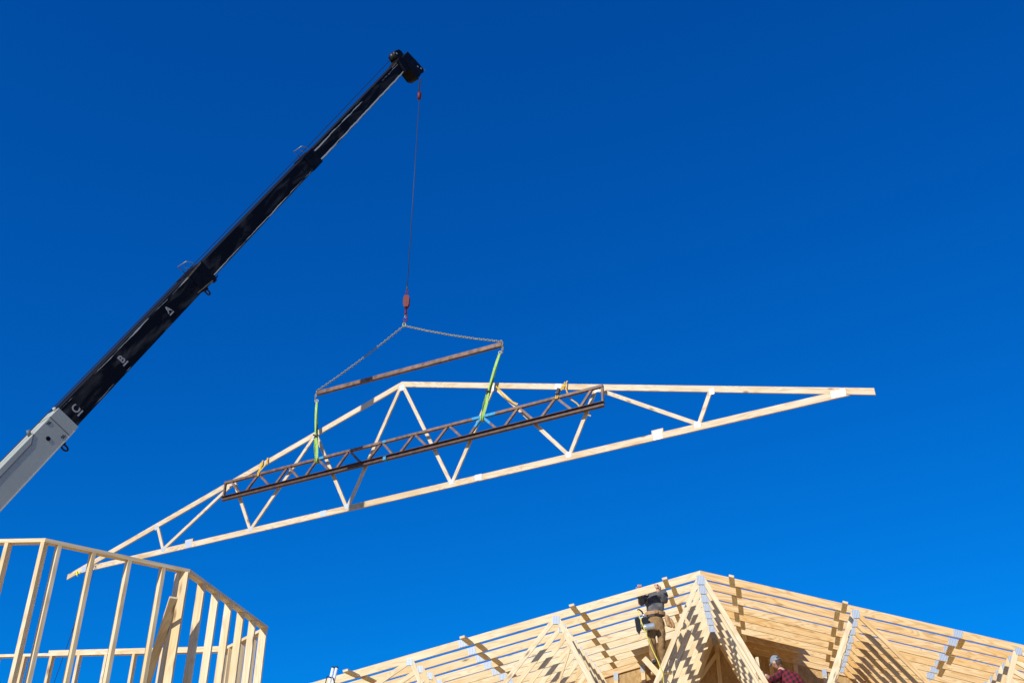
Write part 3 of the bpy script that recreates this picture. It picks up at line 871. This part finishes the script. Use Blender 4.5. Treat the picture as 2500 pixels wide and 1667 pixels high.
m = MB(); m.prism(shp, (.125, .15), (bd, upv, side), T2-co_); m.prism(shp, (-.15, -.125), (bd, upv, side), T2-co_); m.build('sheave_guard', M['black'], head)
for a, h in ((.50, -.36), (.58, -.47)):
    disc('bolt', M['letter'], a, h, .026, head, .201)
disc('bolt', M['letter'], .06, .36, .03, head, .151)
m = MB(); m.tube([BP(.50, .15, .1), BP(.70, .16, .1)], .009, 6); m.tube([BP(.62, -.20, .1), BP(.80, -.19, .1)], .014, 6); m.build('pin_rod', M['black_metal'], head)
m = MB(); m.tube([BP(.70, -.50, .15), BP(.80, -.60, .15)], .018, 8); m.build('nozzle', M['chain'], head)
m = MB(); m.lathe([(.05, -.15), (.07, -.14), (.07, .14), (.05, .15)], 16, BP(.20, -.58, 0), side); m.build('roller', M['black_metal'], head)
# crane carrier below the frame
m = MB(); pz = co_.z
m.prism([(-.9, -1.0), (1.3, -1.0), (1.1, .35), (.2, .5), (-.9, .3)], (-.28, -.265), (V((bd.x, bd.y, 0)).normalized(), Z, side)); m.prism([(-.9, -1.0), (1.3, -1.0), (1.1, .35), (.2, .5), (-.9, .3)], (.265, .28), (V((bd.x, bd.y, 0)).normalized(), Z, side))
m.lathe([(1.0, -pz+.9), (1.0, -1.0), (.6, -.98)], 28, V((0, 0, 0)), Z)
m.prism([(-4.5, -pz+.35), (4.5, -pz+.35), (4.5, -pz+.9), (-4.5, -pz+.9)], (-1.2, 1.2), (V((bd.x, bd.y, 0)).normalized(), Z, side))
m.build('turntable', M['white_paint'], crane, bevel=.02)
for a in (-3.2, -1.9, 2.2, 3.5):
    for s in (-1.0, 1.0):
        m = MB(); c = V((bd.x, bd.y, 0)).normalized()*a + side*s - Z*(pz-.5)
        m.lathe([(.3, -.16), (.48, -.15), (.5, -.1), (.5, .1), (.48, .15), (.3, .16)], 24, c, side); m.build('wheel', M['black'], crane)

# hoist cable
sh = L3(.022, 10.217, 0)
hc = empty('hoist_cable', sh); tag(hc, 'thin steel hoist cable along the boom and down to the red hook', 'cable')
hkt = L3(.05, 2.72, KB)
m = MB(); m.tube([V((0, 0, 0)), hkt-sh], .011, 6); m.build('drop_line', M['cable'], hc)
m = MB(); tpc = T2+bd*(.0)+upv*.34; m.tube([tpc-sh, T2+bd*(-6.2)+upv*.29-sh, T2+bd*(-11.6)+upv*.275-sh, T2+bd*(-16.4)+upv*.28-sh, T2+bd*(-24)+upv*.30-sh], .009, 6)
m.tube([T2+bd*(-11.6)+upv*.25+side*.1-sh, T2+bd*(-16.3)+upv*.255+side*.1-sh], .007, 6)
m.build('boom_line', M['cable_dark'], hc)
# warning weight
wt = empty('switch_weight', L3(.014, 9.50, 0)); tag(wt, 'small dark red switch weight hanging on a chain below the boom tip', 'weight')
MB().lathe([(.03, -.14), (.055, -.13), (.06, .05), (.055, .11), (.03, .13)], 14).build('weight_body', M['dark_red'], wt)
m = MB(); chain_links(m, V((-.02, 0, .13)), V((.0, 0, .66)), .06); m.build('weight_chain', M['cable_dark'], wt)
# red hook block
hb = empty('hook_block', L3(.05, 2.30, KB), LA+.35); hb.scale = (.74, .74, .95); tag(hb, 'red hook block hanging from the crane cable above the chains', 'hook')
m = MB(); m.prism([(-.065, -.20), (.065, -.20), (.105, -.11), (.105, .10), (.06, .18), (-.06, .18), (-.105, .10), (-.105, -.11)], (-.07, .07)); m.build('weight_body', M['red'], hb, bevel=.015)
m = MB(); m.prism([(-.008, -.20), (.008, -.20), (.008, .18), (-.008, .18)], (-.076, .076)); m.prism([(-.106, -.03), (.106, -.03), (.106, -.015), (-.106, -.015)], (-.073, .073)); m.build('seam_rib', M['dark_red'], hb)
m = MB(); m.tube([V((-.035, 0, .20)), V((-.035, 0, .33)), V((0, 0, .40)), V((.035, 0, .33)), V((.035, 0, .20))], .016, 8); m.build('shackle', M['red'], hb)
m = MB(); m.lathe([(.018, .36), (.03, .38), (.03, .46), (.018, .50)], 10); m.build('wedge_socket', M['cable'], hb)
m = MB(); m.lathe([(.05, -.24), (.05, -.22)], 12); m.lathe([(.035, -.42), (.045, -.38), (.03, -.24)], 12); m.build('swivel', M['red'], hb)
hk = [V((0, 0, -.40)), V((.03, 0, -.46)), V((.055, 0, -.54)), V((.045, 0, -.62)), V((0, 0, -.66)), V((-.05, 0, -.63)), V((-.06, 0, -.57)), V((-.05, 0, -.53))]
m = MB(); m.tube(hk, .026, 10, r1=.014); m.build('hook', M['red'], hb)
m = MB(); m.tube([V((.0, -.0, -.44)), V((-.04, 0, -.50)), V((-.05, 0, -.55))], .008, 6); m.tube([V((.03*math.cos(t), .0, -.48+.05*math.sin(t))) for t in [k*.6 for k in range(11)]], .008, 6, closed=True); m.build('latch', M['chain'], hb)

# ------------------------------------------------------------------ silver mast by the eave
mo = I3(-6.40, -1.73, -.6)
ms = empty('twin_tube_mast', mo); tag(ms, 'silver twin tube mast with black caps standing at the left eave', 'mast')
tdn = V((-.16, 0, -1)).normalized()
for dx in (-.032, .032):
    m = MB(); m.tube([Id*dx, Id*dx + tdn*5.0], .025, 12); m.build('tube', M['alu'], ms)
    m = MB(); m.tube([Id*dx - tdn*.002, Id*dx - tdn*.02], .03, 12); m.build('end_cap', M['black'], ms)
m = MB(); c = Id*.095 + tdn*.40 - In*.02
m.tube([c-tdn*.10, c-tdn*.06, c+tdn*.30], .042, 14); m.tube([c-tdn*.11, c-tdn*.14], .03, 12); m.tube([c-tdn*.02, c+tdn*.02], .05, 14); m.build('motor', M['sling_dark'], ms)
m = MB(); m.tube([Id*.08+tdn*.28-In*.04, Id*.02+tdn*.17-In*.05, Id*(-.09)+tdn*.15-In*.03, Id*(-.10)+tdn*.28, Id*(-.09)+tdn*.5], .009, 7); m.build('wiring', M['black'], ms)

# ------------------------------------------------------------------ people
def skin(name, verts, edges, mat, parent, root=0, sub=2, origin=V((0, 0, 0))):
    me = bpy.data.meshes.new(name)
    me.from_pydata([V(v[0])-origin for v in verts], edges, [])
    o = bpy.data.objects.new(name, me); C.objects.link(o); o.parent = parent
    sm = o.modifiers.new('skin', 'SKIN'); sm.use_smooth_shade = True
    sd = me.skin_vertices[0].data
    for i, v in enumerate(verts):
        r = v[1]; sd[i].radius = r if hasattr(r, '__len__') else (r, r)
        sd[i].use_root = (i == root)
    ss = o.modifiers.new('sub', 'SUBSURF'); ss.levels = sub; ss.render_levels = sub
    me.materials.append(mat)
    return o

def chainskin(name, groups, mat, parent, root=0, sub=2):
    """groups: list of chains; a chain is a list of (key, pos, r); a key met before is re-used"""
    verts, edges, idx = [], [], {}
    for ch_ in groups:
        prev = None
        for it in ch_:
            k = it[0]
            if k not in idx: idx[k] = len(verts); verts.append((it[1], it[2]))
            if prev is not None: edges.append((prev, idx[k]))
            prev = idx[k]
    return skin(name, verts, edges, mat, parent, root, sub)

def hand(prefix, wrist, palm_dir, finger_dir, across, curl, groups, r=.0095, size=1.):
    """palm from the wrist, five separate fingers bent by curl towards `curl` direction"""
    wr = V(wrist); pd = V(palm_dir).normalized(); ac = V(across).normalized(); fd = V(finger_dir).normalized(); cu = V(curl).normalized()
    knuckle = wr + pd*.085*size
    groups.append([(prefix+'w', wr, .026), (prefix+'p', wr+pd*.045*size, (.026, .022)), (prefix+'k', knuckle, (.024, .02))])
    for j, (off, ln) in enumerate(((-.030, .072), (-.010, .082), (.011, .077), (.030, .060))):
        b_ = knuckle + ac*off*size
        k = '%sf%d' % (prefix, j)
        groups.append([(prefix+'p', None, None), (k+'a', b_, r*1.1), (k+'b', b_+fd*ln*.5*size, r), (k+'c', b_+fd*ln*.62*size+cu*ln*.34*size, r*.95), (k+'d', b_+fd*ln*.50*size+cu*ln*.62*size, r*.85)])
    t0 = wr + pd*.03*size - ac*.03*size
    groups.append([(prefix+'p', None, None), (prefix+'t1', t0-ac*.012, r*1.2), (prefix+'t2', t0-ac*.03*size+pd*.03*size+cu*.012, r*1.1), (prefix+'t3', t0-ac*.03*size+pd*.055*size+cu*.025, r*.9)])

def head_mesh(name, centre, fwd, up, parent, mat, scale=1.):
    """ellipsoid skull shaped with jaw, brow, nose, eye sockets, mouth and ears"""
    f = V(fwd).normalized(); u = V(up); u = (u - f*u.dot(f)).normalized(); r_ = f.cross(u)
    bm = bmesh.new(); bmesh.ops.create_uvsphere(bm, u_segments=28, v_segments=20, radius=1)
    for v in bm.verts:
        x, y, z = v.co           # x right, y forward, z up
        px, py, pz_ = x*.076, y*.096, z*.115
        if z < -.1: 
            k = min(1, (-z-.1)/.9); px *= 1-.38*k; py = py*(1-.18*k) + .018*k*(1 if y > 0 else -.3)
        if y > .75 and abs(x) < .22 and -.32 < z < .12: py += .026*(1-abs(x)/.22)*(1-max(0, (z+.05)/.2))*1.0
        if y > .5 and .12 < abs(x) < .5 and -.02 < z < .18: py -= .010
        if y > .6 and abs(x) < .3 and -.52 < z < -.42: py -= .006
        if y > .6 and abs(x) < .28 and (-.42 <= z < -.36 or -.60 < z <= -.52): py += .005
        if abs(x) > .93 and -.25 < z < .2 and abs(y) < .28: px += .02*(1 if x > 0 else -1)
        v.co = V((px, py, pz_))*scale
        
    c = V(centre)
    for v in bm.verts: v.co = c + r_*v.co.x + f*v.co.y + u*v.co.z
    for fc in bm.faces: fc.smooth = True
    me = bpy.data.meshes.new(name); bm.to_mesh(me); bm.free(); me.materials.append(mat)
    o = bpy.data.objects.new(name, me); C.objects.link(o); o.parent = parent
    return o
def cap_mesh(name, centre, fwd, up, parent, mat, lo=.02, scale=1., grow=1.07, back_cut=False, front_cut=False):
    f = V(fwd).normalized(); u = V(up); u = (u - f*u.dot(f)).normalized(); r_ = f.cross(u)
    bm = bmesh.new(); bmesh.ops.create_uvsphere(bm, u_segments=28, v_segments=20, radius=1)
    bmesh.ops.bisect_plane(bm, geom=bm.verts[:]+bm.edges[:]+bm.faces[:], plane_co=(0, 0, lo), plane_no=(0, 0, 1), clear_inner=True)
    if front_cut:
        kill = [fc for fc in bm.faces if fc.calc_center_median().z < .12 and (fc.calc_center_median().y > .1 or fc.calc_center_median().y > -.25 and abs(fc.calc_center_median().x) > .8 and fc.calc_center_median().z < -.02)]
        bmesh.ops.delete(bm, geom=kill, context='FACES')
    if back_cut:
        kill = [fc for fc in bm.faces if fc.calc_center_median().y < -.72 and fc.calc_center_median().z < .42 and fc.calc_center_median().z > .18]
        bmesh.ops.delete(bm, geom=kill, context='FACES')
    c = V(centre)
    for v in bm.verts:
        p = V((v.co.x*.076, v.co.y*.096, v.co.z*.115))*grow*scale
        v.co = c + r_*p.x + f*p.y + u*p.z
    for fc in bm.faces: fc.smooth = True
    me = bpy.data.meshes.new(name); bm.to_mesh(me); bm.free(); me.materials.append(mat)
    o = bpy.data.objects.new(name, me); C.objects.link(o); o.parent = parent
    so_ = o.modifiers.new('thick', 'SOLIDIFY'); so_.thickness = .004; so_.offset = 1
    return o

def folds(o, strength, size):
    """real creases in the cloth"""
    tx = bpy.data.textures.new('creases', 'CLOUDS'); tx.noise_scale = size; tx.noise_depth = 1
    for m_ in o.modifiers:
        if m_.type == 'SUBSURF': m_.levels = m_.render_levels = 3
    d = o.modifiers.new('creases', 'DISPLACE'); d.texture = tx; d.strength = strength; d.mid_level = .5; d.texture_coords = 'LOCAL'
    return o
# worker holding the front truss (faces the camera)
w1o = I3(-.83, -1.62, .30)
w1 = empty('person', w1o); tag(w1, 'person in charcoal hooded top and tan trousers gripping the front truss overhead', 'person')
def J(u, w_, k): return I3(u, w_, k) - w1o
hips = J(-.835, -.735, .30)
G = []
G.append([('pel', hips, (.07, .05)), ('bel', J(-.835, -.62, .31), (.11, .08)), ('che', J(-.83, -.42, .33), (.15, .11)), ('nk0', J(-.82, -.255, .36), (.075, .07)), ('nk', J(-.82, -.19, .39), .05)])
G.append([('pel', 0, 0), ('hl', J(-.905, -.87, .30), .05), ('kl', J(-.925, -1.20, .26), .062), ('al', J(-.915, -1.50, .30), .045), ('fl', J(-.93, -1.54, .20), .04)])
G.append([('pel', 0, 0), ('hr', J(-.755, -.87, .30), .05), ('kr', J(-.765, -1.24, .26), .062), ('ar', J(-.785, -1.62, .32), .045), ('fr', J(-.79, -1.665, .22), .04)])
# image-left arm reaches up behind the board; image-right arm hooks under it and comes up in front
G.append([('che', 0, 0), ('sl', J(-1.00, -.34, .36), .075), ('el', J(-1.09, -.53, .20), .056), ('wl', J(-1.10, -.32, .09), .036)])
G.append([('che', 0, 0), ('sr', J(-.655, -.33, .35), .078), ('er', J(-.665, -.52, .08), .058), ('wr', J(-.80, -.335, -.055), .034)])
body1 = chainskin('body', G, M['skin'], w1)
# hands (skin) as their own meshes continuous with the wrists
def hand_obj(name, parent, wrist, **k):
    gr = []
    hand('h', wrist, groups=gr, **k)
    return chainskin(name, gr, M['skin'], parent, 0, 1)
hand_obj('hand', w1, J(-1.10, -.315, .085), palm_dir=Z*1-In*.15, finger_dir=-In*.8+Z*.15, across=Id, curl=-Z*1-In*.05)
hand_obj('hand', w1, J(-.80, -.335, -.05), palm_dir=Z+In*.12-Id*.1, finger_dir=In*.8+Z*.25, across=-Id, curl=-Z*.4+In)
hd1 = head_mesh('head', J(-.815, -.205, .44), -In*.75-Z*.6, Z*.75-In*.6, w1, M['skin'], .92)
cap_mesh('hair', J(-.815, -.205, .44), -In*.75-Z*.6, Z*.75-In*.6, w1, M['hair'], .0, .92, 1.08)
# clothes
G = [[('hem', J(-.835, -.775, .30), (.165, .122)), ('pel', J(-.835, -.70, .30), (.158, .12)), ('bel', J(-.835, -.60, .30), (.160, .125)), ('che', J(-.83, -.42, .32), (.172, .128)), ('nk0', J(-.82, -.262, .36), (.10, .085))],
     [('che', 0, 0), ('sl', J(-.985, -.335, .36), .085), ('el', J(-1.075, -.535, .20), .060), ('wl', J(-1.10, -.35, .11), .05)],
     [('che', 0, 0), ('sr', J(-.67, -.325, .35), .088), ('er', J(-.665, -.525, .08), .068), ('sm', J(-.73, -.43, .0), .058), ('wr', J(-.785, -.365, -.045), .05)]]
folds(chainskin('hooded_top', G, M['hoodie'], w1), .05, .10)
G = [[('wst', J(-.835, -.70, .30), (.145, .108)), ('pel', J(-.835, -.80, .30), (.15, .115)), ('crt', J(-.835, -.88, .30), (.12, .10))],
     [('pel', 0, 0), ('hl', J(-.922, -.95, .30), .098), ('kl', J(-.935, -1.20, .26), .076), ('ml', J(-.925, -1.36, .28), .068), ('al', J(-.915, -1.525, .30), .070)],
     [('pel', 0, 0), ('hr', J(-.748, -.95, .30), .098), ('kr', J(-.760, -1.24, .26), .076), ('mr', J(-.772, -1.42, .29), .068), ('ar', J(-.785, -1.635, .32), .068)]]
folds(chainskin('trousers', G, M['trousers'], w1), .05, .11)
for nm, (a, w_, k) in (('l', (-.915, -1.535, .29)), ('r', (-.785, -1.645, .31))):
    p = J(a, w_, k)
    chainskin('boot', [[('a', p+Z*.06, .052), ('h', p, (.05, .052)), ('m', p-In*.10-Z*.012, (.048, .04)), ('t', p-In*.19-Z*.02, (.042, .032))]], M['boot'], w1)
# tool belt
tb = MB()
ringp = [(math.cos(2*math.pi*k/28), math.sin(2*math.pi*k/28)) for k in range(28)]
for q in range(28):
    (c0, s0), (c1, s1) = ringp[q], ringp[(q+1) % 28]
    def bp_(c_, s_, z_, e_): return J(-.835+(.172+e_)*c_, -.690+z_, .30+(.132+e_)*s_)
    for e_ in (0, .008): tb.face([bp_(c0, s0, -.03, e_), bp_(c1, s1, -.03, e_), bp_(c1, s1, .03, e_), bp_(c0, s0, .03, e_)])
    for z_ in (-.03, .03): tb.face([bp_(c0, s0, z_, 0), bp_(c1, s1, z_, 0), bp_(c1, s1, z_, .008), bp_(c0, s0, z_, .008)])
bmesh.ops.remove_doubles(tb.bm, verts=tb.bm.verts, dist=1e-5)
belt = tb.build('tool_belt', M['leather'], w1)
m = MB(); m.beam(J(-.86, -.685, .138), J(-.80, -.685, .138), .012, .05); m.build('buckle', M['leather'], belt)
def pouch(pts, r, nm='pouch', mat='leather'):
    return chainskin(nm, [[(str(i), p, rr) for i, (p, rr) in enumerate(zip(pts, r))]], M[mat], belt, 0, 1)
pouch([J(-.645, -.72, .24), J(-.625, -.84, .22), J(-.60, -.95, .20)], [(.05, .035), (.065, .045), (.05, .04)])
pouch([J(-.585, -.80, .17), J(-.545, -.91, .16), J(-.53, -.985, .16)], [.022, .03, .025], 'glove')
pouch([J(-.60, -.90, .16), J(-.575, -.98, .15)], [.028, .024], 'glove')
pouch([J(-1.015, -.72, .26), J(-1.025, -.84, .26), J(-1.02, -.93, .25)], [(.05, .035), (.06, .045), (.05, .04)])
# nail gun hanging from the belt
no = I3(-1.05, -.93, .08)
ng = empty('nail_gun', no); tag(ng, 'black and silver nail gun hanging at the hooded worker belt', 'nail gun')
def NG(u, w_, k=0): return Id*u + Z*w_ + In*k
m = MB(); m.tube([NG(-.02, -.055, -.02), NG(.03, -.05, -.02), NG(.15, -.03, -.02), NG(.175, -.028, -.02)], .058, 16); m.build('cylinder', M['tool_silver'], ng, bevel=.006)
m = MB(); m.prism([(-.17, .10), (-.12, .13), (-.075, .10), (-.07, -.08), (-.10, -.17), (-.15, -.10)], (-.035, .035), (Id, Z, In)); m.build('magazine', M['tool_black'], ng, bevel=.02)
m = MB(); m.prism([(-.06, -.06), (.0, -.10), (.06, -.02), (.075, .09), (.02, .13), (-.05, .11)], (-.045, .045), (Id, Z, In)); m.build('housing', M['tool_black'], ng, bevel=.025)
m = MB(); m.tube([NG(.02, .10), NG(.0, .17), NG(-.03, .16)], .028, 10); m.build('nose', M['tool_silver'], ng)
m = MB(); m.tube([NG(.0, .16), NG(-.04, .24), NG(-.085, .275), NG(-.115, .26)], .014, 8); m.build('hook', M['tool_black'], ng)
m = MB(); m.tube([NG(.07, -.09, .0), NG(.065, -.13, .0)], .02, 8); m.tube([NG(-.10, .08), NG(-.09, -.10)], .03, 10); m.build('handle', M['tool_black'], ng)
# yellow air hose
ho = I3(-1.16, -.70, .04)
hpts = [I3(-1.15, -.675, .05), I3(-1.155, -.72, .03), I3(-1.13, -.82, .02), I3(-1.09, -.95, .01), I3(-1.03, -1.13, .02), I3(-.95, -1.36, .04), I3(-.87, -1.56, .02), I3(-.80, -1.80, -.03), I3(-.79, -2.1, -.05), I3(-.85, -3.0, .2)]
m = MB(); m.tube([p-ho for p in hpts], .0085, 7); hs = m.build('air_hose', M['hose']); hs.location = ho; tag(hs, 'thin yellow air hose hanging from the nail gun past the worker legs', 'hose')

# worker in plaid (seen from behind, reaching to the left)
KK = .40
w2o = I3(1.35, -3.0, KK)
w2 = empty('person', w2o); tag(w2, 'person in red plaid shirt and grey cap with one hand on the webs', 'person')
def K(u, w_, k=0): return I3(u, w_, KK+k) - w2o
G = [[('pel', K(1.46, -2.30, .0), (.14, .10)), ('bel', K(1.45, -2.12, -.01), (.14, .10)), ('che', K(1.40, -1.90, -.02), (.16, .11)), ('nk0', K(1.30, -1.705, .0), (.075, .07)), ('nk', K(1.255, -1.635, .02), .052)],
     [('pel', 0, 0), ('hl', K(1.38, -2.42), .09), ('kl', K(1.37, -2.80, .02), .065), ('al', K(1.39, -3.22, .0), .045), ('fl', K(1.33, -3.26, .10), .04)],
     [('pel', 0, 0), ('hr', K(1.55, -2.42), .09), ('kr', K(1.58, -2.80, .02), .065), ('ar', K(1.58, -3.22, .0), .045), ('fr', K(1.54, -3.26, .10), .04)],
     [('che', 0, 0), ('sl', K(1.235, -1.76, -.03), .07), ('el', K(1.09, -1.90, -.17), .05), ('wl', K(.945, -1.815, -.30), .032)],
     [('che', 0, 0), ('sr', K(1.50, -1.79, -.02), .07), ('er', K(1.63, -2.02, -.05), .05), ('wr', K(1.60, -2.22, .05), .034)]]
chainskin('body', G, M['skin'], w2)
hand_obj('hand', w2, K(.945, -1.815, -.30), palm_dir=-Id*.95+Z*.12-In*.1, finger_dir=-Id*.8+Z*.12, across=-Z*1-Id*.1, curl=-Id*.3+In*.9)
hand_obj('hand', w2, K(1.60, -2.225, .05), palm_dir=-Z, finger_dir=-Z*.8+In*.1, across=Id, curl=In)
hf = V((-.45, .85, -.25)); hu = V((-.28, .1, 1))
hf = (Id*(-.62)+In*.70-Z*.35); hu = Z*.9-Id*.42+In*.1
head_mesh('head', K(1.225, -1.54, .03), hf, hu, w2, M['skin'], .95)
cap_mesh('hair', K(1.225, -1.54, .03), hf, hu, w2, M['hair'], -.62, .95, 1.035, False, True)
cap = cap_mesh('cap', K(1.225, -1.54, .03), hf, hu, w2, M['cap'], .12, .95, 1.12, True)
f = hf.normalized(); u_ = (hu - f*hu.dot(f)).normalized(); r_ = f.cross(u_); c = K(1.225, -1.54, .03)
m = MB()
vis = [(x, y) for x, y in ((-.07, .07), (-.055, .13), (0, .165), (.055, .13), (.07, .07))]
m.prism(vis, (.018, .026), (r_, f, u_), c); m.build('visor', M['cap'], cap)
m = MB(); m.tube([c + r_*.078*math.cos(a) + f*(-.101*math.sin(a)) + u_*(.02) for a in [R(x) for x in range(35, 146, 10)]], .008, 6); m.build('strap', M['cap'], cap)
G = [[('pel', K(1.47, -2.32), (.165, .13)), ('bel', K(1.45, -2.12, -.01), (.165, .125)), ('che', K(1.395, -1.90, -.02), (.185, .135)), ('nk0', K(1.305, -1.715, .0), (.095, .085))],
     [('che', 0, 0), ('sl', K(1.235, -1.765, -.03), .09), ('el', K(1.09, -1.905, -.17), .07), ('wl', K(.995, -1.845, -.255), .052)],
     [('che', 0, 0), ('sr', K(1.50, -1.79, -.02), .095), ('er', K(1.635, -2.02, -.05), .075), ('wr', K(1.60, -2.18, .04), .055)]]
folds(chainskin('plaid_shirt', G, M['plaid'], w2), .05, .12)
G = [[('pel', K(1.46, -2.38), (.15, .11))], [('pel', 0, 0), ('hl', K(1.38, -2.46), .11), ('kl', K(1.37, -2.80, .02), .082), ('al', K(1.39, -3.16), .07)], [('pel', 0, 0), ('hr', K(1.55, -2.46), .11), ('kr', K(1.58, -2.80, .02), .082), ('ar', K(1.58, -3.16), .07)]]
chainskin('trousers', G, M['trousers'], w2)
for u in (1.39, 1.58):
    p = K(u, -3.25, .0); chainskin('boot', [[('a', p+Z*.06, .05), ('h', p, .05), ('m', p+In*.1-Z*.01, (.046, .04)), ('t', p+In*.18-Z*.02, (.04, .03))]], M['boot'], w2)
